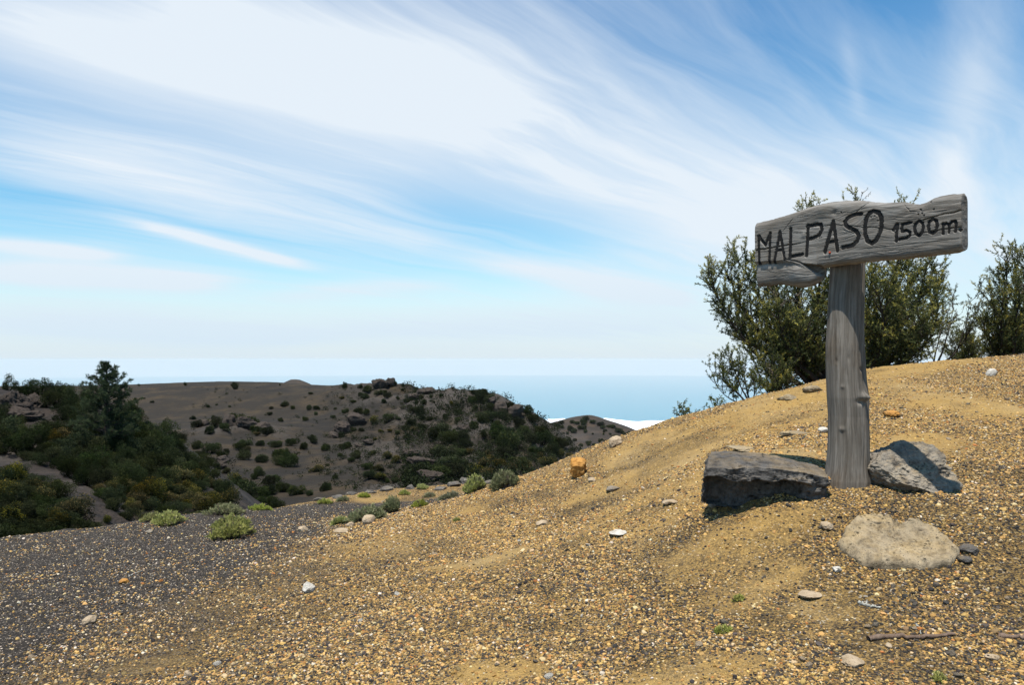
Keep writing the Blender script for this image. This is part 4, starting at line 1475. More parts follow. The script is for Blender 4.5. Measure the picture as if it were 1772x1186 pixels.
grain = fbm(np.stack([np.cos(TH).ravel() * 14, np.sin(TH).ravel() * 14, ZG.ravel() * 2.2], 1), 3, 0.6, 43).reshape(TH.shape)
rr = rr + 0.0017 * grain + 0.010 * np.exp(-np.maximum(ZG - base[2], 0) / 0.07)


def dang(a):
    return (TH - a + math.pi) % (2 * math.pi) - math.pi


zrel = ZG - base[2]
# long hollow down the shaded flank and a split low down; the camera is towards theta = -113 deg
A_h = R(-42)
hol = np.exp(-(dang(A_h) / 0.20) ** 2) * smooth01((zrel - 0.30) / 0.3)
rr = rr - 0.036 * hol
A_s = R(-66)
rr = rr - 0.007 * np.exp(-(dang(A_s + 0.05 * np.sin(zrel * 9)) / 0.05) ** 2) * smooth01((zrel - 0.05) / 0.1) * smooth01((0.95 - zrel) / 0.3)
rr = rr - 0.012 * np.exp(-(dang(R(-62)) / 0.035) ** 2) * smooth01((zrel + 0.02) / 0.04) * smooth01((0.20 - zrel) / 0.08)
# knot with a torn stub, and its socket
zk = at(1486, 688, 4.0)[2]
rr = rr + 0.030 * np.exp(-(dang(R(-60)) / 0.20) ** 2 - ((ZG - zk) / 0.020) ** 2)
rr = rr - 0.018 * np.exp(-(dang(R(-74)) / 0.22) ** 2 - ((ZG - zk + 0.022) / 0.014) ** 2)
for (a, pz, amt, wa, wz) in ((-125, 670, .006, .08, .010), (-130, 744, .008, .13, .012), (-140, 625, -.006, .05, .014), (-105, 620, -.005, .05, .02), (-118, 640, -.004, .03, .03), (-60, 640, -.010, .12, .012)):
    zq = at(1465, pz, 4.0)[2]
    rr = rr + amt * np.exp(-(dang(R(a)) / wa) ** 2 - ((ZG - zq) / wz) ** 2)
Vp = np.stack([cxz + rr * np.cos(TH), PY_ + rr * np.sin(TH), ZG], 2).reshape(-1, 3)
i = np.arange(NA)
fp = np.concatenate([np.stack([j * NA + i, j * NA + (i + 1) % NA, (j + 1) * NA + (i + 1) % NA, (j + 1) * NA + i], 1) for j in range(NZ - 1)])
# top cap
Vp = np.concatenate([Vp, [[cxz[-1, 0], PY_, zs[-1] + 0.008]]])
cap = np.stack([(NZ - 1) * NA + i, (NZ - 1) * NA + (i + 1) % NA, np.full(NA, len(Vp) - 1)], 1)
gp = np.column_stack([ZG.ravel(), TH.ravel() * 0.095, rr.ravel()])
gp = np.concatenate([gp, gp[-1:]])
obj("post", mesh_np("post", Vp - base, [fp, cap], True, {'gco': ('FLOAT_VECTOR', gp)}), M['postwood'], sign)
# ------------------------------------------------------------------ plant builders
def tubes(paths, sides=6):
    """paths: list of (points (k,3), radii (k,)) -> verts, quads"""
    VV, FF, off = [], [], 0
    th = np.linspace(0, 2 * math.pi, sides, endpoint=False)
    for P, r in paths:
        P = np.asarray(P, float); k = len(P)
        T = np.gradient(P, axis=0); T /= np.maximum(np.linalg.norm(T, axis=1), 1e-9)[:, None]
        ref = np.array([0.31, 0.85, 0.2])
        U = np.cross(T, ref); U /= np.maximum(np.linalg.norm(U, axis=1), 1e-9)[:, None]
        Wv = np.cross(T, U)
        ring = P[:, None] + np.asarray(r)[:, None, None] * (np.cos(th)[None, :, None] * U[:, None] + np.sin(th)[None, :, None] * Wv[:, None])
        VV.append(ring.reshape(-1, 3))
        i = np.arange(sides)
        for j in range(k - 1):
            FF.append(np.stack([off + j * sides + i, off + j * sides + (i + 1) % sides, off + (j + 1) * sides + (i + 1) % sides, off + (j + 1) * sides + i], 1))
        off += k * sides
    return np.concatenate(VV), np.concatenate(FF)


def tubes_batch(P, r, sides=3):
    """many tubes of equal length at once: P (n,k,3), r (n,k)"""
    n, k, _ = P.shape
    T = np.gradient(P, axis=1); T /= np.maximum(np.linalg.norm(T, axis=2), 1e-9)[:, :, None]
    U = np.cross(T, np.array([0.31, 0.85, 0.2])); U /= np.maximum(np.linalg.norm(U, axis=2), 1e-9)[:, :, None]
    Wv = np.cross(T, U)
    th = np.linspace(0, 2 * math.pi, sides, endpoint=False)
    V = P[:, :, None] + r[:, :, None, None] * (np.cos(th)[:, None] * U[:, :, None] + np.sin(th)[:, None] * Wv[:, :, None])
    i = np.arange(sides); j = np.arange(k - 1)[:, None]
    q = np.stack([j * sides + i, j * sides + (i + 1) % sides, (j + 1) * sides + (i + 1) % sides, (j + 1) * sides + i], 2).reshape(-1, 4)
    Fq = (q[None] + (np.arange(n) * k * sides)[:, None, None]).reshape(-1, 4)
    return V.reshape(-1, 3), Fq


def leaves(C, D, L, Wd, tone, g, fold=0.0):
    """lozenge leaves: base C, direction D, length L, width Wd"""
    n = len(C)
    D = D / np.maximum(np.linalg.norm(D, axis=1), 1e-9)[:, None]
    S = np.cross(D, g.normal(size=(n, 3)))
    S /= np.maximum(np.linalg.norm(S, axis=1), 1e-9)[:, None]
    L = np.broadcast_to(L, n)[:, None]; Wd = np.broadcast_to(Wd, n)[:, None]
    V = np.stack([C, C + D * L * 0.45 + S * Wd * 0.5, C + D * L, C + D * L * 0.45 - S * Wd * 0.5], 1).reshape(-1, 3)
    Fq = np.arange(4 * n).reshape(n, 4)
    return V, Fq, np.repeat(tone, 4)


def bez(P, n):
    """smooth polyline through points"""
    P = np.asarray(P, float)
    s = np.concatenate([[0], np.cumsum(np.linalg.norm(np.diff(P, axis=0), axis=1))])
    q = np.linspace(0, s[-1], n)
    out = np.stack([np.interp(q, s, P[:, i]) for i in range(3)], 1)
    for _ in range(3):
        out[1:-1] = 0.25 * out[:-2] + 0.5 * out[1:-1] + 0.25 * out[2:]
    return out


def heath(name, label, limbs, seed, sub_gap=0.055, sub_len=(0.30, 0.70), twig_gap=0.034, twig_len=(0.09, 0.22), leaf=(0.030, 0.0082), bare=0.22,
          up=0.55, yellow=0.35, r0=0.05, ref=None, wood='bark', mat='heath', leaf_gap=0.0115, leafx=3, dry=0.05):
    """tree heath: sinuous limbs, upright brooms of twigs, needle leaves"""
    g = np.random.default_rng(seed)
    base = np.asarray(limbs[0][0], float)
    root = empty(name, base)
    tag(root, label, "tree" if r0 > 0.03 else "bush")
    wood_p, twig_p = [], []
    LC, LD, LT = [], [], []
    for lm in limbs:
        P = bez(lm, 26)
        P[3:] += 0.02 * np.stack([fbm(P[3:] * 5 + i * 9, 3, 0.5, seed + i) for i in range(3)], 1)
        k = len(P)
        sl = np.linalg.norm(np.diff(P, axis=0), axis=1).sum()
        rad = r0 * (0.08 + 0.92 * (1 - np.linspace(0, 1, k)) ** 1.5) * min(1.0, 0.45 + 0.3 * sl)
        wood_p.append((P, rad))
        T = np.gradient(P, axis=0); T /= np.linalg.norm(T, axis=1)[:, None]
        ns = int(sl * (1 - bare) / sub_gap)
        for q in range(ns):
            f_ = bare + (1 - bare) * (q + g.random()) / ns
            x = f_ * (k - 1); i = min(int(x), k - 2); a = x - i
            b0 = P[i] * (1 - a) + P[i + 1] * a
            d = T[i] * 0.55 + np.array([0, 0, up]) * g.uniform(0.5, 1.1) + g.normal(size=3) * np.array([0.70, 0.70, 0.30])
            d /= np.linalg.norm(d)
            ln = g.uniform(*sub_len) * (1.0 - 0.55 * f_)
            n_ = 7
            tt = np.linspace(0, 1, n_)[:, None]
            Q = b0 + d * ln * tt + np.array([0, 0, 1]) * ln * 0.22 * tt ** 2 + 0.04 * ln * np.cumsum(g.normal(size=(n_, 3)), 0) * tt
            wood_p.append((Q[::2], (0.0055 * (1 - 0.75 * tt[::2, 0]) * (0.6 + r0 * 8))))
            ytone = g.random()
            tip_b = np.clip((b0[2] - base[2]) / 2.6, 0, 1)
            nt = max(int(ln / twig_gap), 2)
            isdry = g.random() < dry
            e = 0.18 + 0.82 * (np.arange(nt) + g.random(nt)) / nt
            x2 = e * (n_ - 1); i2 = np.minimum(x2.astype(int), n_ - 2); a2 = (x2 - i2)[:, None]
            c0 = Q[i2] * (1 - a2) + Q[i2 + 1] * a2
            td = Q[i2 + 1] - Q[i2]; td /= np.linalg.norm(td, axis=1)[:, None]
            d2 = td * 0.7 + np.array([0, 0, 0.35]) + g.normal(size=(nt, 3)) * 0.6
            d2 /= np.linalg.norm(d2, axis=1)[:, None]
            l2 = g.uniform(*twig_len, nt) * (1.1 - 0.4 * e)
            twig_p.append(np.stack([c0, c0 + d2 * (l2 * 0.55)[:, None], c0 + d2 * l2[:, None] + np.array([0, 0, 0.1]) * l2[:, None]], 1))
            m = np.maximum((l2 / leaf_gap).astype(int), 3)
            if isdry:
                m = m // 3 + 1
            m = m * leafx
            ix = np.repeat(np.arange(nt), m)
            u_ = g.random(len(ix))
            LC.append(c0[ix] + d2[ix] * (l2[ix] * u_)[:, None])
            LD.append(d2[ix] * 0.75 + g.normal(size=(len(ix), 3)) * 0.55)
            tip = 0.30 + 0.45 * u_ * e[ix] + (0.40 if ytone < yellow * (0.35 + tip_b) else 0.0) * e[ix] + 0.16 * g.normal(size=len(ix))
            LT.append(np.full(len(ix), 1.4) if isdry else np.clip(tip, 0, 1))
    C = np.concatenate(LC); D = np.concatenate(LD); Tn = np.concatenate(LT)
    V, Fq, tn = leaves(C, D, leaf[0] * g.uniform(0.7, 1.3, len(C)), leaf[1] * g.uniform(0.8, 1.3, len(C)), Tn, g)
    v, f = tubes(wood_p, 6)
    tr = obj("trunk", mesh_np("trunk", v - base, f, True), M[wood], root)
    tp = np.concatenate(twig_p)
    v, f = tubes_batch(tp, np.tile(np.array([0.0022, 0.0016, 0.0008]), (len(tp), 1)), 3)
    obj("twigs", mesh_np("twigs", v - base, f, True), M['twigbark'], tr)["kind"] = "stuff"
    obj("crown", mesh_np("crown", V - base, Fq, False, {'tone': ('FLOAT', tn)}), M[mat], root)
    print(name, len(C), "leaves")
    return root


def limb_px(pts, Y0, Y1, g=None):
    """a limb given as photo pixels, with distance running from Y0 to Y1"""
    n = len(pts)
    return [at(px, py, Y0 + (Y1 - Y0) * i / (n - 1)) for i, (px, py) in enumerate(pts)]


# the large leaning tree heath behind the sign
B = (1455, 700)
big = [
    limb_px([B, (1400, 655), (1340, 615), (1285, 590), (1258, 545), (1235, 500), (1225, 480)], 10.0, 9.6),
    limb_px([B, (1395, 650), (1335, 600), (1290, 540), (1268, 500), (1258, 472)], 10.0, 9.9),
    limb_px([B, (1400, 640), (1350, 575), (1310, 510), (1285, 460), (1270, 448)], 10.0, 10.4),
    limb_px([B, (1410, 640), (1370, 570), (1340, 500), (1330, 465)], 10.0, 9.7),
    limb_px([B, (1415, 645), (1385, 580), (1380, 490), (1396, 425), (1402, 372)], 10.0, 10.3),
    limb_px([B, (1425, 640), (1410, 560), (1420, 480), (1430, 420), (1440, 400)], 10.0, 9.8),
    limb_px([B, (1460, 640), (1465, 540), (1478, 430), (1489, 362)], 10.0, 10.2),
    limb_px([B, (1475, 640), (1500, 560), (1510, 460), (1505, 400)], 10.0, 10.6),
    limb_px([B, (1490, 645), (1530, 570), (1553, 460), (1562, 372)], 10.0, 10.1),
    limb_px([B, (1495, 650), (1545, 590), (1590, 520), (1605, 460)], 10.0, 9.7),
    limb_px([B, (1500, 655), (1560, 610), (1605, 560), (1628, 480)], 10.0, 10.3),
    limb_px([B, (1505, 660), (1560, 630), (1600, 600), (1625, 550)], 10.0, 9.5),
    limb_px([B, (1500, 650), (1540, 600), (1565, 530), (1575, 450)], 10.0, 10.8),
    limb_px([B, (1390, 668), (1340, 640), (1300, 610), (1280, 560)], 10.0, 10.6),
    limb_px([B, (1520, 650), (1570, 625), (1590, 590), (1580, 540)], 10.0, 9.3),
    limb_px([B, (1440, 640), (1440, 560), (1455, 480), (1460, 420)], 10.0, 9.4),
    limb_px([B, (1410, 655), (1370, 620), (1350, 570), (1345, 530)], 10.0, 9.3),
    limb_px([B, (1480, 655), (1520, 620), (1530, 570), (1520, 500)], 10.0, 9.4),
    limb_px([B, (1400, 665), (1375, 640), (1390, 600), (1400, 560)], 10.0, 9.5),
]
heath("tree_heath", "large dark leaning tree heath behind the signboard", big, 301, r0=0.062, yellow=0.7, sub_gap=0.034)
# open wind-bent branches reaching out beyond it
thin = [
    limb_px([(1590, 690), (1620, 640), (1655, 610), (1672, 560), (1678, 520)], 10.6, 10.4),
    limb_px([(1590, 690), (1615, 650), (1640, 580), (1650, 530), (1648, 505)], 10.6, 10.8),
    limb_px([(1590, 690), (1625, 640), (1668, 590), (1692, 545), (1700, 505)], 10.6, 10.5),
    limb_px([(1590, 690), (1610, 645), (1625, 590), (1632, 540)], 10.6, 10.9),
]
heath("tree_heath", "sparse thin-branched tree heath between the large one and the upright one", thin, 302, r0=0.030, yellow=0.25, sub_gap=0.085, bare=0.45, sub_len=(0.15, 0.32), dry=0.12)
# upright heath at the edge of the picture
upr = []
gq = np.random.default_rng(8)
for k, (tx, ty, y1) in enumerate([(1715, 500, 9.8), (1728, 470, 10.2), (1742, 440, 10.0), (1756, 432, 10.4), (1775, 445, 9.9), (1795, 450, 10.3), (1705, 545, 10.4), (1820, 480, 10.0), (1735, 520, 9.6), (1765, 500, 9.6), (1845, 520, 10.3), (1712, 575, 10.0), (1700, 560, 9.8)]):
    bx = 1748 + gq.uniform(-22, 22)
    upr.append(limb_px([(1750, 680), (bx + (tx - bx) * .25, 625), (bx + (tx - bx) * .6, 620 - (620 - ty) * .45), (tx, ty)], 10.1, y1))
heath("tree_heath", "tall upright tree heath with yellowish tips beside the sparse one", upr, 303, r0=0.05, yellow=0.55, sub_gap=0.048, bare=0.18, up=0.95, sub_len=(0.18, 0.42))
# low bush peeping over the skyline between them
lowb = [limb_px([(1672, 660), (1672 + dx * .5, 625), (1672 + dx, 622 - h)], 11.4, 11.4 + dy) for dx, h, dy in ((-28, 20, 0), (-16, 40, .3), (0, 48, -.2), (14, 44, .2), (26, 30, 0), (-8, 34, .5), (8, 30, -.4), (34, 20, .2))]
heath("heath_bush", "low green heath bush on the skyline between the two taller heaths", lowb, 304, r0=0.022, yellow=0.35, sub_gap=0.05, sub_len=(0.15, 0.35), bare=0.1)
# grey-green bush on the slope below the large heath
sb = [limb_px([(1300, 712), (1275, 680), (1245, 655), (1228, 640)], 8.9, 8.8), limb_px([(1300, 712), (1270, 672), (1252, 640), (1240, 622)], 8.9, 9.0), limb_px([(1300, 712), (1280, 665), (1270, 635), (1264, 614)], 8.9, 8.9),
      limb_px([(1300, 712), (1290, 665), (1288, 640), (1282, 622)], 8.9, 9.2), limb_px([(1300, 712), (1305, 680), (1300, 650)], 8.9, 8.8), limb_px([(1300, 712), (1262, 690), (1242, 672), (1232, 660)], 8.9, 9.1)]
heath("heath_bush", "grey-green open bush on the skyline below the leaning tree heath", sb, 305, r0=0.024, yellow=0.08, sub_gap=0.055, sub_len=(0.12, 0.30), bare=0.25, dry=0.1)
sb = [limb_px([(1345, 705), (1345 + dx * .6, 670), (1345 + dx, py)], 9.3, 9.3 + dy) for dx, py, dy in ((-38, 640, 0), (-25, 628, .3), (-10, 618, .1), (5, 625, -.2), (20, 635, .2), (-30, 660, .2), (10, 650, .4), (30, 655, 0))]
heath("heath_bush", "dull green bush tucked beneath the trunk of the leaning tree heath", sb, 306, r0=0.024, yellow=0.15, sub_gap=0.05, sub_len=(0.14, 0.32), bare=0.15, dry=0.08)
sb = [limb_px([(1236, 722), (1236 + dx * .6, 708), (1236 + dx, py)], 8.4, 8.4 + dy) for dx, py, dy in ((-14, 698, 0), (-5, 690, .1), (6, 688, 0), (14, 694, .1), (24, 702, 0))]
heath("heath_bush", "tiny grey bush at the skyline below the grey-green one", sb, 307, r0=0.012, yellow=0.0, sub_gap=0.04, sub_len=(0.05, 0.13), twig_len=(0.03, 0.07), bare=0.1, dry=0.2)
sb = [limb_px([(1185, 738), (1185 + dx * .6, 722), (1185 + dx, py)], 8.3, 8.3 + dy) for dx, py, dy in ((-16, 716, 0), (-9, 703, .1), (-2, 700, 0), (10, 710, .1), (18, 714, 0))]
heath("heath_bush", "small dark sprig farthest down the knoll's skyline", sb, 308, r0=0.012, yellow=0.1, sub_gap=0.035, sub_len=(0.05, 0.14), twig_len=(0.03, 0.07), bare=0.1)


# ---- cushion plants of the ash flat
def cushion(name, label, px, py, w_px, h_px, seed, mat='cushion', n=420, lean=0.6, leafs=(0.030, 0.006), bare_w=0.0):
    g = np.random.default_rng(seed)
    p = on_near(px, py)
    w = w_px / F * p[1] * 0.5
    h = h_px / F * p[1] * 0.82
    LC, LD, LT, tw = [], [], [], []
    root = empty(name, p)
    tag(root, label, "plant")
    lob = [(g.normal(0, 0.45), g.normal(0, 0.45), g.uniform(0.65, 1.05)) for _ in range(7)]
    for k in range(n):
        lx, ly, lh = lob[k % 7]
        a = g.uniform(0, 6.28); rr = math.sqrt(g.random()) * 0.55
        bx, by = (lx + rr * math.cos(a)) * w, (ly + rr * math.sin(a)) * w * 0.8
        if math.hypot(bx / w, by / (0.8 * w)) > 1.0:
            bx *= 0.6; by *= 0.6
        rho = min(math.hypot(bx / w, by / (0.8 * w)), 1)
        hz = h * lh * (1.02 - 0.75 * rho ** 2) * g.uniform(0.5, 1.15)
        b0 = np.array([bx * 0.55, by * 0.55, -0.01])
        b1 = np.array([bx, by, hz])
        gz = near_f(np.array([[p[0] + bx, p[1] + by]]))[0] - p[2]
        b1[2] += gz; b0[2] += gz * 0.55
        tw.append((np.array([b0, 0.5 * (b0 + b1) + np.array([0, 0, -0.05 * h]), b1]), np.array([0.0035, 0.0025, 0.001])))
        d = (b1 - b0); L = np.linalg.norm(d); d /= L
        m = 15
        u_ = 1 - 0.55 * g.random(m) ** 1.5
        LC.append(b0 + (b1 - b0) * u_[:, None])
        LD.append(d * 0.8 + g.normal(size=(m, 3)) * 0.55 + np.array([0, 0, 0.25]))
        LT.append(np.full(m, 1.4) if g.random() < 0.10 else np.clip(0.15 + 0.65 * u_ * (0.55 + 0.45 * (1 - rho)) + 0.18 * g.normal(size=m), 0, 1))
    C = np.concatenate(LC); D = np.concatenate(LD); T = np.concatenate(LT)
    V, Fq, tn = leaves(C, D, leafs[0] * g.uniform(.7, 1.3, len(C)), leafs[1], T, g)
    v, f = tubes(tw, 3)
    obj("stems", mesh_np("stems", v, f, True), M['twigbark'], root)["kind"] = "stuff"
    obj("foliage", mesh_np("foliage", V, Fq, False, {'tone': ('FLOAT', tn)}), M[mat], root)
    return root


CU = [
    ("cushion_plant", "bright green cushion plant nearest on the black ash", 402, 932, 84, 34, 401, 'cushion', 520),
    ("cushion_plant", "second lobe of bright green cushion just behind the nearest one", 400, 912, 66, 22, 411, 'cushion', 300),
    ("cushion_plant", "round dark-green cushion plant on the ash by the yellow thicket", 292, 909, 62, 27, 402, 'cushion', 380),
    ("cushion_plant", "pale straggly plant at the outer side of the round dark cushion", 262, 903, 40, 18, 403, 'cushion', 160),
    ("cushion_plant", "greyish low cushion plant at the far edge of the ash", 385, 889, 78, 22, 404, 'cushion_grey', 320),
    ("cushion_plant", "flat green tuft at the ash edge beyond the greyish cushion", 448, 884, 46, 12, 405, 'cushion', 160),
    ("low_shrub", "long pale green shrub lying along the gravel edge", 632, 900, 72, 26, 406, 'cushion_grey', 420),
    ("low_shrub", "grey-green upper end of the shrub along the gravel edge", 676, 888, 44, 30, 407, 'cushion_grey', 320),
    ("low_shrub", "rounded green bush at the corner of the terrace", 820, 853, 42, 32, 408, 'cushion', 380),
    ("low_shrub", "tall twiggy green bush on the shoulder next to the rounded one", 872, 846, 52, 42, 409, 'cushion_grey', 420),
    ("green_tuft", "small green tuft on the gravel edge by the long shrub", 728, 877, 32, 11, 410, 'cushion', 120),
    ("green_tuft", "green tuft at the lower tip of the long shrub", 588, 908, 30, 12, 412, 'cushion', 120),
    ("green_tuft", "green tuft growing behind the rock lip of the terrace", 730, 847, 26, 11, 413, 'cushion', 140),
    ("green_tuft", "tuft at the outer end of the terrace by the ash", 562, 872, 28, 9, 414, 'cushion', 100),
    ("green_tuft", "green tuft in the orange earth of the terrace near its outer end", 630, 862, 22, 8, 415, 'cushion', 100),
    ("green_tuft", "green tuft on the orange terrace midway along", 700, 857, 22, 8, 416, 'cushion', 100),
    ("green_tuft", "dry greenish tuft on the terrace before the rounded bush", 778, 862, 40, 9, 417, 'cushion_grey', 140),
    ("green_tuft", "dark tuft at the inner side of the terrace below the lip", 742, 861, 24, 7, 418, 'cushion_grey', 90),
    ("green_tuft", "grey tuft on the terrace beside the tuft at its outer end", 595, 868, 26, 8, 419, 'cushion_grey', 90),
]
for nm, lb, px, py, w, h, sd, mt, n_ in CU:
    cushion(nm, lb, px, py, w, h, sd, mt, n_)
for nm, lb, px, py, w, h, sd in (("green_tuft", "tiny green sprig alone in the gravel below the hollow boulder", 1277, 1041, 22, 9, 421), ("green_tuft", "tiny green sprig in the ochre gravel near the lower edge", 1250, 1096, 30, 9, 422),
                                ("green_tuft", "tiny sprig in the gravel at the very bottom edge", 1622, 1180, 24, 11, 423), ("green_tuft", "little green sprig on the gravel slope below the terrace bush", 790, 903, 12, 6, 424)):
    cushion(nm, lb, px, py, w, h, sd, 'cushion', 45, leafs=(0.014, 0.003))


# ---- dead sticks and lichened twigs
def stick(label, pts, r, seed, mat='stick', side=None):
    g = np.random.default_rng(seed)
    P = np.array([on_near(px, py) for px, py in pts])
    P[:, 2] += r * 0.8
    b = P[0].copy()
    Q = bez(P - b, 18)
    Q += 0.3 * r * g.normal(size=Q.shape)
    paths = [(Q, r * (1 - 0.5 * np.linspace(0, 1, 18)) * (1 + 0.15 * g.normal(size=18)))]
    for (k, d, l) in side or []:
        paths.append((np.stack([Q[k] + np.array(d) * l * t for t in np.linspace(0, 1, 5)]), r * 0.5 * np.linspace(1, 0.3, 5)))
    v, f = tubes(paths, 8)
    o = obj("dead_stick", mesh_np("dead_stick", v, f, True), M[mat], loc=b)
    tag(o, label, "stick")


stick("long brown dead stick lying across the gravel", [(1503, 1112), (1540, 1106), (1580, 1110), (1620, 1106), (1655, 1102)], 0.011, 1, side=[(11, (0.2, 0.3, 0.6), 0.03)])
stick("dark dead stick running out at the picture's edge", [(1730, 1106), (1760, 1108), (1800, 1104)], 0.009, 2)
stick("short pale curved twig just above the long stick", [(1585, 1083), (1592, 1090), (1594, 1102)], 0.004, 3, 'lichen_twig')
stick("lichen-covered grey twig below the pale slab", [(1486, 1046), (1500, 1052), (1524, 1056)], 0.007, 4, 'lichen_twig', side=[(5, (0.3, 0.5, 0.3), 0.04), (9, (-0.3, 0.4, 0.3), 0.03)])
stick("thin pale twig lying in the gravel of the ash slope", [(660, 870), (668, 866)], 0.004, 5, 'lichen_twig')
stick("pale weathered twig low on the gravel slope", [(222, 1000), (245, 990)], 0.006, 6, 'lichen_twig')
# ------------------------------------------------------------------ shrubs of the hillsides
def shrub_mesh(name, seed, nleaf=2600, lobes=7, h=0.8, leaf=0.075, spiky=0.0, flower=0.0, open_=0.2):
    """shrub 1 m wide: leaf tufts spread through several lobes, tapering stems"""
    g = np.random.default_rng(seed)
    C, D, T = [], [], []
    L = []
    for k in range(lobes):
        a = g.uniform(0, 6.28); r = 0.36 * math.sqrt(g.random())
        L.append((np.array([r * math.cos(a) * 1.15, r * math.sin(a) * 0.85, g.uniform(0.16, 0.70) * h * (1.1 - r)]), g.uniform(0.10, 0.27)))
    for c, r in L:
        n = nleaf // lobes
        d = g.normal(size=(n, 3)); d /= np.linalg.norm(d, axis=1)[:, None]
        rad = r * (1 - 0.55 * g.random(n) ** 2.0) * (1 + 0.55 * fbm(d * 2.6 + c * 5, 4, 0.6, seed))
        p = c + d * rad[:, None] * np.array([1, 1, 0.95 * h + 0.15])
        ok = p[:, 2] > 0.015
        C.append(p[ok]); D.append(d[ok] + g.normal(size=(ok.sum(), 3)) * 0.7 + np.array([0, 0, 0.35]))
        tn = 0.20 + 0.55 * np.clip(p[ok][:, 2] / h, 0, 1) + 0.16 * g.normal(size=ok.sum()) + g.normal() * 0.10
        fl = g.random(ok.sum()) < flower * np.clip(d[ok][:, 2] + 0.4, 0, 1)
        T.append(np.clip(np.where(fl, 1.0, tn), 0, 1))
    C = np.concatenate(C); D = np.concatenate(D); T = np.concatenate(T)
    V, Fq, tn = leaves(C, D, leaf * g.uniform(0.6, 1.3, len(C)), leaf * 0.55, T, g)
    paths = []
    for c, r in L:
        paths.append((bez([np.array([0, 0, -0.06]), c * np.array([0.45, 0.45, 0.5]), c], 5), np.linspace(0.022, 0.008, 5)))
    v, f = tubes(paths, 4)
    Vall = np.concatenate([V, v])
    me = mesh_np(name, Vall, [Fq, f + len(V)], False, {'tone': ('FLOAT', np.concatenate([tn, np.full(len(v), 0.0)]))})
    return me


SH = [shrub_mesh("shrub", 500 + k, 2600, 6 + k % 4, [0.75, 0.9, 0.65, 1.0, 0.8, 0.7][k]) for k in range(6)]
BR = [shrub_mesh("broom_bush", 520 + k, 2600, 8, [0.7, 0.85, 0.75][k], flower=0.16) for k in range(3)]
DN = [shrub_mesh("thicket_bush", 540 + k, 4200, 9 + k % 3, [0.85, 1.0, 0.9, 0.75][k], leaf=0.045) for k in range(4)]
DB = [shrub_mesh("thicket_bush", 550 + k, 4200, 9, [0.8, 0.95][k], leaf=0.045, flower=0.16) for k in range(2)]
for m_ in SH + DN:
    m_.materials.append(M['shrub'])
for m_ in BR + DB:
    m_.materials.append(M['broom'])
gs = np.random.default_rng(77)


def on_main(px, py):
    return ray_hit(main_f, px, py, 62, 300, 700)


def on_spur(px, py):
    return ray_hit(spur_f, px, py, 13.5, 100, 500)


def put_shrub(me, name, p, w, label, cat, group, hs=1.0):
    o = obj(name, me)
    s = float(w)
    o.scale = (s * gs.uniform(.8, 1.3), s * gs.uniform(.7, 1.1), s * hs * gs.uniform(.75, 1.15))
    o.location = tuple(p)
    o.rotation_euler = (0, 0, gs.uniform(0, 6.28))
    tag(o, label, cat, group)
    return o


def z4(a, b): return 560 + a / 5.39, 640 + b / 5.39
def z5(a, b): return 440 + a / 2.3946, 620 + b / 2.3946
def z1(a, b): return 0 + a / 3.388, 600 + b / 3.388


# ridge shrubs read off the photo: (centre px, centre py, width px, kind)
RS = []
for a, b, w in [(195, 150, 52), (335, 160, 52), (410, 185, 90), (470, 125, 42), (510, 115, 60), (575, 110, 70), (620, 85, 62), (650, 120, 70), (740, 142, 36), (870, 178, 24), (280, 295, 44), (370, 240, 95), (340, 230, 60), (200, 385, 62), (110, 360, 38),
                (600, 250, 62), (575, 210, 44), (515, 220, 66), (560, 295, 62), (740, 190, 42), (780, 290, 62), (690, 270, 40), (615, 450, 84), (700, 450, 54), (575, 490, 34), (800, 500, 120), (770, 540, 80), (900, 400, 90), (840, 390, 70), (990, 460, 74), (940, 440, 80), (920, 530, 90),
                (1100, 560, 150), (1040, 620, 110), (1180, 640, 150), (1150, 740, 190), (1060, 760, 120), (1220, 850, 170), (1120, 880, 170), (1200, 950, 180), (1080, 960, 150), (880, 930, 170), (840, 980, 130), (780, 1010, 110), (950, 900, 110),
                (1270, 400, 44), (1130, 440, 54), (1490, 240, 150), (1440, 210, 110), (1540, 260, 110), (1400, 210, 70), (1380, 280, 90), (1560, 350, 100), (1500, 420, 130), (1440, 460, 90), (1410, 355, 54), (1400, 520, 100), (1300, 640, 110), (1340, 560, 60), (1480, 600, 100),
                (150, 600, 92), (20, 720, 84), (190, 710, 92), (305, 790, 82), (260, 840, 62), (160, 790, 62), (410, 640, 44), (770, 620, 62), (690, 590, 54), (430, 985, 110), (400, 900, 90), (30, 890, 34), (20, 1060, 84), (830, 270, 50), (900, 250, 60), (960, 200, 60), (1010, 190, 50),
                (940, 310, 60), (1020, 300, 40), (1090, 240, 50), (1000, 250, 44), (870, 310, 44), (1250, 470, 60), (1210, 560, 60), (300, 430, 70), (340, 390, 80), (260, 450, 60), (400, 400, 60), (90, 440, 50), (280, 560, 50), (350, 560, 70), (220, 540, 60),
                (600, 770, 40), (545, 940, 50), (660, 1030, 70), (600, 1040, 60), (110, 1000, 44)]:
    RS.append((*z4(a, b), w / 5.39, 0))
for a, b, w in [(460, 470, 90), (165, 265, 44), (480, 645, 54), (460, 770, 66), (590, 800, 92), (680, 830, 96), (540, 570, 54), (620, 565, 46), (1190, 320, 64), (480, 910, 110), (520, 1000, 100), (1440, 930, 130), (1500, 780, 120), (1360, 760, 90), (1560, 830, 110), (1380, 900, 80), (840, 560, 70)]:
    RS.append((*z4(a, b), w / 5.39, 1))
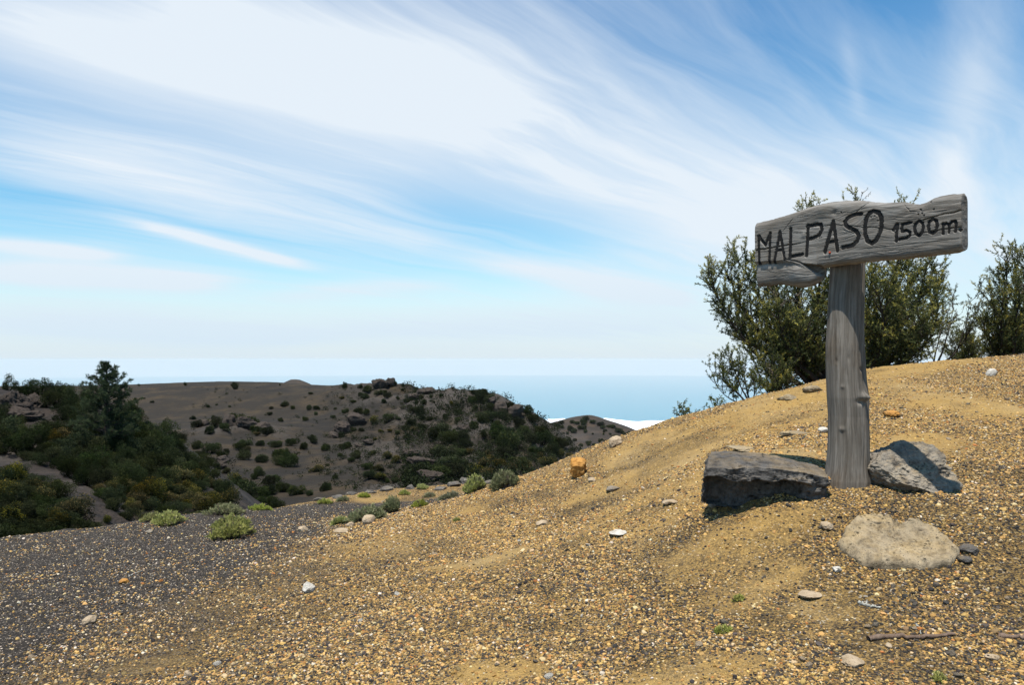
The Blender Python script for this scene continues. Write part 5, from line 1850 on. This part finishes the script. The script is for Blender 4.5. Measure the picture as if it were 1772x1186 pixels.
for a, b, w in [(235, 145, 20), (125, 190, 26), (160, 205, 22), (70, 207, 14), (65, 230, 16), (230, 205, 30), (258, 205, 30), (210, 250, 30), (255, 230, 20), (110, 257, 20), (410, 180, 20), (10, 262, 34), (50, 305, 40), (35, 415, 50), (105, 425, 56), (145, 430, 60), (90, 355, 40), (70, 495, 52),
                (285, 530, 58), (335, 495, 20), (205, 365, 40), (240, 335, 50), (155, 350, 42), (300, 368, 42), (370, 362, 42), (490, 392, 30), (420, 402, 40), (20, 475, 40), (125, 535, 50), (180, 545, 60), (40, 545, 70), (100, 600, 60), (230, 560, 30),
                (1000, 310, 70), (1050, 350, 110), (1090, 430, 80), (1030, 390, 90), (1160, 380, 60), (1180, 300, 60), (1200, 335, 80), (1150, 250, 50), (1120, 215, 50), (1060, 195, 50), (1040, 240, 60), (950, 240, 60), (1240, 380, 60), (1280, 360, 50), (1110, 300, 60), (1210, 290, 50), (1090, 270, 50), (1250, 340, 60), (1140, 330, 70),
                (985, 240, 60), (1010, 270, 50), (1060, 300, 60), (880, 350, 60), (860, 390, 50)]:
    RS.append((*z5(a, b), w / 2.3946, 0))
for a, b, w in [(265, 455, 50), (945, 430, 60), (1210, 425, 70), (1185, 405, 44), (1262, 395, 44), (1130, 450, 60), (1305, 405, 50), (920, 450, 60), (970, 470, 60), (1240, 430, 60), (1070, 460, 60), (1020, 440, 50)]:
    RS.append((*z5(a, b), w / 2.3946, 1))
for a, b, w in [(793, 312, 20), (843, 305, 16), (890, 325, 18), (1228, 350, 24), (1270, 340, 16), (1347, 352, 18), (1590, 360, 22), (1582, 395, 26), (1665, 340, 40), (1645, 432, 30), (1125, 418, 34), (1200, 440, 70), (1260, 450, 70), (1310, 470, 70), (1400, 430, 90), (1460, 440, 90), (1490, 480, 60),
                (1230, 490, 70), (1160, 455, 60), (1240, 600, 84), (1160, 575, 70), (1150, 620, 90), (1300, 630, 60), (1330, 610, 40), (1430, 640, 70), (1400, 590, 60), (1440, 560, 60), (1510, 560, 60), (1620, 570, 60), (1540, 650, 70), (1570, 500, 60), (1640, 640, 90), (1520, 720, 60), (1580, 780, 80), (1660, 820, 80), (1540, 850, 90),
                (1420, 850, 150), (1390, 880, 110), (1560, 900, 80), (1620, 910, 90), (1480, 900, 70), (1270, 700, 60), (1500, 760, 50)]:
    RS.append((*z1(a, b), w / 3.388, 0))
for a, b, w in [(1380, 770, 110), (1420, 790, 80), (1330, 730, 50), (1450, 600, 50), (1500, 510, 40)]:
    RS.append((*z1(a, b), w / 3.388, 1))
# trees of the ridge that stand out are labelled one by one
for i, (px, py, w, kd) in enumerate(RS):
    p = on_main(px, py + w * 0.36)
    ww = w / F * p[1] * 1.18
    if kd:
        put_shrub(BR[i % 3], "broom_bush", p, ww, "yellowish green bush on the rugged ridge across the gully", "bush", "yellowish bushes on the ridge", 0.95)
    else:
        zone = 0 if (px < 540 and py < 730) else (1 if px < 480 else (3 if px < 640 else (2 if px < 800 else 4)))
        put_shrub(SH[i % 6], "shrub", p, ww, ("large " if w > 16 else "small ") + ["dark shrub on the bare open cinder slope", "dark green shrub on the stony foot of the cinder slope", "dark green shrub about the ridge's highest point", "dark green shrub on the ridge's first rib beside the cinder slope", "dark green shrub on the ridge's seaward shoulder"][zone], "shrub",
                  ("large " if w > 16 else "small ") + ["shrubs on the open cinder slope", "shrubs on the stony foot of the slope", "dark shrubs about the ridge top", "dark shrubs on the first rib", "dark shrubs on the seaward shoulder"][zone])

# low scrub too small to tell apart, dotted over the ridge
gk = np.random.default_rng(17)
CC, DD, TT_ = [], [], []
for it_ in range(3400):
    px = gk.uniform(330, 1010) if it_ < 2000 else gk.uniform(690, 1000)
    py = gk.uniform(670, 850)
    if gk.random() > (0.25 if px < 560 else 1.0):
        continue
    p = on_main(px, py) if False else None
    CC.append((px, py))
Yc = np.geomspace(75, 235, 420)
for px, py in CC:
    d = pix_dir(px, py); k = Yc / d[1]
    zz = EYE + d[2] * k
    hh = main_f(np.stack([d[0] * k, Yc], 1))
    b_ = np.nonzero(zz <= hh)[0]
    if len(b_) == 0 or b_[0] == 0:
        continue
    i = b_[0]
    DD.append((d[0] * k[i], Yc[i], hh[i]))
DD = np.array(DD)
tmpl = shrub_mesh("scrub", 590, 420, 5, 0.8, leaf=0.16)
tv = np.empty(len(tmpl.vertices) * 3); tmpl.vertices.foreach_get("co", tv); tv = tv.reshape(-1, 3)[:4 * 420]
tt = np.empty(len(tmpl.vertices)); tmpl.attributes['tone'].data.foreach_get("value", tt); tt = tt[:4 * 420]
nq = min(len(tv), 1480) // 4 * 4
tv, tt = tv[:nq], tt[:nq]
bpy.data.meshes.remove(tmpl)
VV, TN = [], []
for P in DD:
    a = gk.uniform(0, 6.28); s_ = 0.35 + (1.3 if P[0] / P[1] < -0.14 else 2.0) * gk.random() ** 2
    Rm = np.array([[math.cos(a), -math.sin(a), 0], [math.sin(a), math.cos(a), 0], [0, 0, 1]])
    sel = gk.permutation(nq // 4)[:48]
    q = tv.reshape(-1, 4, 3)[sel].reshape(-1, 3)
    VV.append((q * s_) @ Rm.T + P); TN.append(tt.reshape(-1, 4)[sel].ravel() + gk.normal() * 0.12)
VV = np.concatenate(VV)
o = obj("scrub", mesh_np("scrub", VV, np.arange(len(VV)).reshape(-1, 4), False, {'tone': ('FLOAT', np.clip(np.concatenate(TN), 0, 1))}), M['shrub'])
tag(o, "low scrub dotted all over the rugged ridge", "scrub", kind="stuff")

# the lone round bush and specks along the plateau edge
for px, py, w, lb in ((405, 674, 14, "lone round bush on the rim of the bare plateau"), (240, 668.5, 5, "tiny low bush on the plateau rim near the pine"), (320, 668, 6, "tiny flat bush on the plateau rim before the lone bush"), (484, 668, 4, "tiny bush on the plateau rim beside the small peak"),
                      (596, 671, 9, "dark round bush where the plateau rim meets the ridge")):
    p = ray_hit(main_f, px, py, 150, 262, 900)
    put_shrub(SH[3], "shrub", p, w / F * p[1] * 1.1, lb, "bush", None, 1.15)
# the round-crowned small tree before the slope
p = on_spur(310, 768)
put_shrub(DN[1], "small_tree", p, 34 / F * p[1], "round-crowned small tree at the end of the bushy spur", "tree", None, 1.0)

# thicket on the spur: dense bushes, drawn from the top down
TH = []
g = np.random.default_rng(31)
poly = np.array([(0, 742), (60, 760), (120, 752), (190, 760), (250, 770), (300, 775), (345, 800), (385, 850), (400, 880), (330, 905), (215, 905), (185, 870), (130, 835), (70, 805), (0, 790)], float)


def inside(pt, pl):
    x, y = pt; c = False
    for (x0, y0), (x1, y1) in zip(pl, np.roll(pl, -1, 0)):
        if (y0 > y) != (y1 > y) and x < (x1 - x0) * (y - y0) / (y1 - y0) + x0:
            c = not c
    return c


placed = []
for _ in range(3000):
    q = np.array([g.uniform(-30, 400), g.uniform(715, 905)])
    if not inside(q, poly) and not (q[0] < 0 and 742 < q[1] < 790):
        continue
    if all(((q - r) / np.array([1, 0.6])) @ ((q - r) / np.array([1, 0.6])) > 17 ** 2 for r in placed):
        placed.append(q)
for q in placed:
    TH.append((q[0], q[1], g.uniform(24, 46), 1 if (q[1] > 840 and g.random() < 0.5) or g.random() < 0.05 else 0))
# crest and upper bushes
for px, py, w in ((0, 705, 46), (45, 664, 30), (100, 690, 42), (20, 742, 50), (62, 748, 50), (90, 735, 46), (-15, 730, 50), (16, 656, 30), (70, 662, 40), (95, 668, 30), (108, 712, 40), (120, 690, 40), (140, 705, 46), (110, 672, 30), (150, 668, 22), (124, 660, 16), (145, 735, 46), (215, 745, 40), (235, 760, 40), (205, 720, 40), (255, 748, 36), (160, 745, 36), (240, 730, 30), (225, 705, 26), (122, 700, 50), (140, 730, 56), (148, 690, 40), (215, 730, 54), (238, 748, 52), (228, 712, 34), (255, 765, 46), (205, 765, 50), (165, 775, 50), (130, 770, 50)):
    TH.append((px, py + w * 0.4, w, 0))
for px, py, w, kd in TH:
    p = on_spur(px, py)
    ww = w / F * p[1] * 1.15
    if kd:
        put_shrub(DB[int(g.integers(2))], "thicket_bush", p, ww, "yellow-flecked bush in the thicket beside the black ash", "bush", "yellow-flecked bushes of the thicket", 1.0)
    else:
        zn = "close under the pine" if 120 < px < 260 and py < 800 else ("below the large crag" if px <= 120 and py < 800 else ("at the brink by the small tree" if px >= 260 and py < 830 else ("beside the bare ash gully" if px < 260 else "before the cinder slope")))
        sz = "large" if w > 36 else "small"
        put_shrub(DN[int(g.integers(4))], "thicket_bush", p, ww, sz + " dark green bush in the thicket " + zn, "bush", sz + " dark bushes " + zn, g.uniform(0.85, 1.35))
# nearer bushes on the hump beside the ash flat
placed = []
hump = np.array([(-40, 815), (30, 815), (70, 830), (110, 850), (150, 885), (165, 915), (120, 925), (60, 935), (0, 940), (-40, 945)], float)
for _ in range(1500):
    q = np.array([g.uniform(-40, 170), g.uniform(815, 945)])
    if inside(q, hump) and all(((q - r) / np.array([1, 0.6])) @ ((q - r) / np.array([1, 0.6])) > 20 ** 2 for r in placed):
        placed.append(q)
for q in placed:
    p = ray_hit(spur_f, q[0], q[1] + 14, 14, 24, 300)
    w = g.uniform(36, 58)
    kd = g.random() < 0.35
    put_shrub((DB if kd else DN)[int(g.integers(2))], "thicket_bush", p, w / F * p[1] * 1.1,
              "yellow-flecked bush on the near hump beside the ash" if kd else "olive green bush on the near hump beside the ash", "bush",
              "yellow-flecked bushes on the near hump" if kd else "olive bushes on the near hump", 0.9)
for px, py, w in ((186, 905, 22), (640, 862, 0)):
    if w:
        p = on_spur(px, py)
        put_shrub(DB[0], "broom_bush", p, w / F * p[1], "small yellow-flowered bush alone in the ash gully", "bush", None)

# far hill: dark trees along its crest and dots on its flank
gf_ = np.random.default_rng(9)
for px, py, w in [(955 + i * 7.5 + gf_.normal() * 4, 735 - 12 * math.sin(i / 9 * 1.5) + abs(gf_.normal()) * 5, gf_.uniform(8.5, 12)) for i in range(9)] + [(1030 + i * 8 + gf_.normal() * 4, 727 + i * 2.9 + abs(gf_.normal()) * 5, gf_.uniform(8.5, 12)) for i in range(11)] + [(gf_.uniform(945, 1090), gf_.uniform(745, 790), gf_.uniform(4, 8)) for _ in range(45)] + \
        [(985 + i * 7 + gf_.normal() * 6, 742 + i * 1.5 + gf_.normal() * 5, 9) for i in range(5)] + [(1060 + i * 6 + gf_.normal() * 6, 758 + gf_.normal() * 6, 9) for i in range(7)]:
    p = ray_hit(far_f, px, py + w * .3, 320, 560, 600)
    put_shrub(SH[int(gf_.integers(6))], "shrub", p, w / F * p[1] * 1.2, "dark shrub along the crest of the distant hill" if w >= 8.5 else "tiny dark shrub dotting the flank of the distant hill", "shrub", "shrubs along the distant crest" if w >= 8.5 else "shrubs on the distant flank")

# ---- the pine that stands above the thicket
def pine():
    g = np.random.default_rng(61)
    foot = on_spur(183, 782)
    Y0 = foot[1]
    top = at(181, 629, Y0)
    H = top[2] - foot[2]
    root = empty("pine_tree", foot)
    tag(root, "dark conical pine standing above the thicket on the spur", "tree")
    Wpx = 1.0 / F * Y0
    tr = [(np.array([[0, 0, -0.3], [0.03, 0, H * .35], [-0.02, 0.02, H * .7], [0, 0, H * 0.99]]), np.array([0.16, 0.12, 0.07, 0.02]))]
    br, C, D, T = [], [], [], []
    # outline half width by height (photo pixels), broad and full below
    hs = np.array([0.0, 0.10, 0.25, 0.45, 0.62, 0.78, 0.90, 1.0])
    ws = np.array([46, 52, 54, 47, 36, 25, 14, 3]) * Wpx
    z = 0.08 * H
    lev = 0
    while z < 0.985 * H:
        nb = 7 if z < 0.6 * H else 5
        for k in range(nb):
            a = lev * 0.9 + k * 6.283 / nb + g.normal() * 0.25
            L = np.interp(z / H, hs, ws) * g.uniform(0.60, 1.18)
            zz = z + g.normal() * 0.02 * H
            d = np.array([math.cos(a), math.sin(a), 0.16 + 0.25 * z / H])
            tt = np.linspace(0, 1, 6)
            P = np.array([[0, 0, zz]]) + tt[:, None] * d * L + np.array([0, 0, 1]) * (tt ** 2.2)[:, None] * L * 0.25
            br.append((P, np.linspace(0.032, 0.008, 6)))
            bt = g.normal() * 0.14
            nt = int(3 + L * 7)
            for q in range(nt):
                e = 0.40 + 0.62 * (q + g.random()) / nt
                i = min(int(e * 5), 4)
                c = P[i] + (P[i + 1] - P[i]) * (e * 5 - i) + g.normal(size=3) * np.array([0.10, 0.10, 0.035]) * (0.5 + L * 0.35)
                m = 30
                dd = g.normal(size=(m, 3)) * 0.75 + d * 0.4 + np.array([0, 0, 0.6])
                C.append(np.repeat(c[None], m, 0) + g.normal(size=(m, 3)) * 0.025); D.append(dd)
                T.append(np.clip(0.22 + 0.42 * e + bt + 0.14 * g.normal(size=m), 0, 1))
        z += H * 0.070 * (1.15 - 0.5 * z / H)
        lev += 1
    C = np.concatenate(C); D = np.concatenate(D); T = np.concatenate(T)
    V, Fq, tn = leaves(C, D, 0.17 * g.uniform(.7, 1.2, len(C)), 0.024, T, g)
    v, f = tubes(tr, 8)
    t_ = obj("trunk", mesh_np("trunk", v, f, True), M['bark'], root)
    v, f = tubes(br, 5)
    obj("branches", mesh_np("branches", v, f, True), M['bark'], t_)
    obj("crown", mesh_np("crown", V, Fq, False, {'tone': ('FLOAT', tn)}), M['pine'], root)
    print("pine", len(C))


pine()

# ---- crags
CR = [  # px, py(foot), width px, h ratio, on, label
    (22, 712, 60, .75, 's', "large dark crag at the top of the bushy spur"), (62, 704, 44, .7, 's', "broken crag beside the large one at the top of the spur"), (40, 728, 60, .5, 's', "stony brow under the large crag of the spur"),
    (262, 775, 26, 1.7, 's', "dark upright crag at the brink of the spur right of the pine"), (240, 745, 34, .8, 's', "crag between the pine and the upright crag"), (120, 752, 44, .55, 's', "half-hidden rocks in the middle of the thicket"),
    (136, 690, 22, .6, 's', "small stony knob on the crest between bushes of the spur"),
    (398, 738, 36, .8, 'm', "dark outcrop in the middle of the cinder slope"), (424, 742, 40, .7, 'm', "broad dark outcrop next to the one in the middle of the slope"), (350, 738, 26, .6, 'm', "small outcrop nearest the spur on the cinder slope"), (450, 745, 30, .6, 'm', "low outcrop at the lower end of the slope's rock band"),
    (372, 812, 34, .5, 'm', "ledge of rock on the foot of the cinder slope"), (385, 800, 24, .6, 'm', "small dark rock above the ledge on the slope's foot"), (352, 783, 18, .7, 'm', "pale-topped rock on the slope beside the small tree"),
    (590, 748, 40, .6, 'm', "dark rock band low on the ridge's first rib"), (618, 735, 34, .8, 'm', "dark crag on the ridge's first rib"), (575, 757, 26, .5, 'm', "loose rocks at the foot of the ridge's first rib"), (660, 672, 30, .7, 'm', "crag just under the ridge's highest point"), (676, 668, 20, .9, 'm', "summit rock at the ridge's highest point"),
    (740, 682, 30, .5, 'm', "stony knob on the crest between the two summits"), (715, 690, 26, .5, 'm', "rock on the crest just past the highest point"), (852, 700, 18, .9, 'm', "pale rock face on the crest by the dark trees"), (886, 722, 34, .8, 'm', "craggy shoulder where the ridge falls to the sea"), (868, 712, 30, .8, 'm', "crag above the falling shoulder of the ridge"),
    (730, 810, 50, .5, 'm', "reddish rock rib low on the ridge"), (710, 790, 40, .4, 'm', "upper rocks of the reddish rib"), (745, 830, 44, .5, 'm', "lower rocks of the reddish rib"), (800, 745, 26, .5, 'm', "small rock on the ridge's second rib"), (640, 768, 24, .4, 'm', "flat rock on bare cinders of the ridge"), (622, 774, 20, .4, 'm', "low stone on bare cinders of the ridge"),
]
for i, (px, py, w, hr, on, lb) in enumerate(CR):
    stone("crag", px, py, w * 1.1, hr, M['crag'], lb, 700 + i, cat="rock", sub=3 + (w > 38), sink=0.3, cuts=12, depth=0.62, rough=0.30, sharp=True, ground=on_spur if on == 's' else on_main)
# ------------------------------------------------------------------ the air over the sea
HB = SEA_R + 4000.0
zt, zb_ = 12.0, SEA_Z - 1.0
V = [(sx * HB, sy * HB, z_) for z_ in (zb_, zt) for sy in (-1, 1) for sx in (-1, 1)]
Fh = np.array([(0, 2, 3, 1), (4, 5, 7, 6), (0, 1, 5, 4), (2, 6, 7, 3), (0, 4, 6, 2), (1, 3, 7, 5)])
m = bpy.data.materials.new("air")
m.use_nodes = True
t = NT(m.node_tree); t.n.clear()
out = t.new('ShaderNodeOutputMaterial')
pv = t.new('ShaderNodeVolumePrincipled')
pv.inputs['Color'].default_value = (0.90, 0.86, 0.83, 1)
pv.inputs['Density'].default_value = 2.9e-5
pv.inputs['Anisotropy'].default_value = 0.0
t.l.new(pv.outputs[0], out.inputs['Volume'])
hz = obj("haze", mesh_np("haze", V, Fh), m)
tag(hz, "pale blue haze in the air over the sea", "haze", kind="stuff")
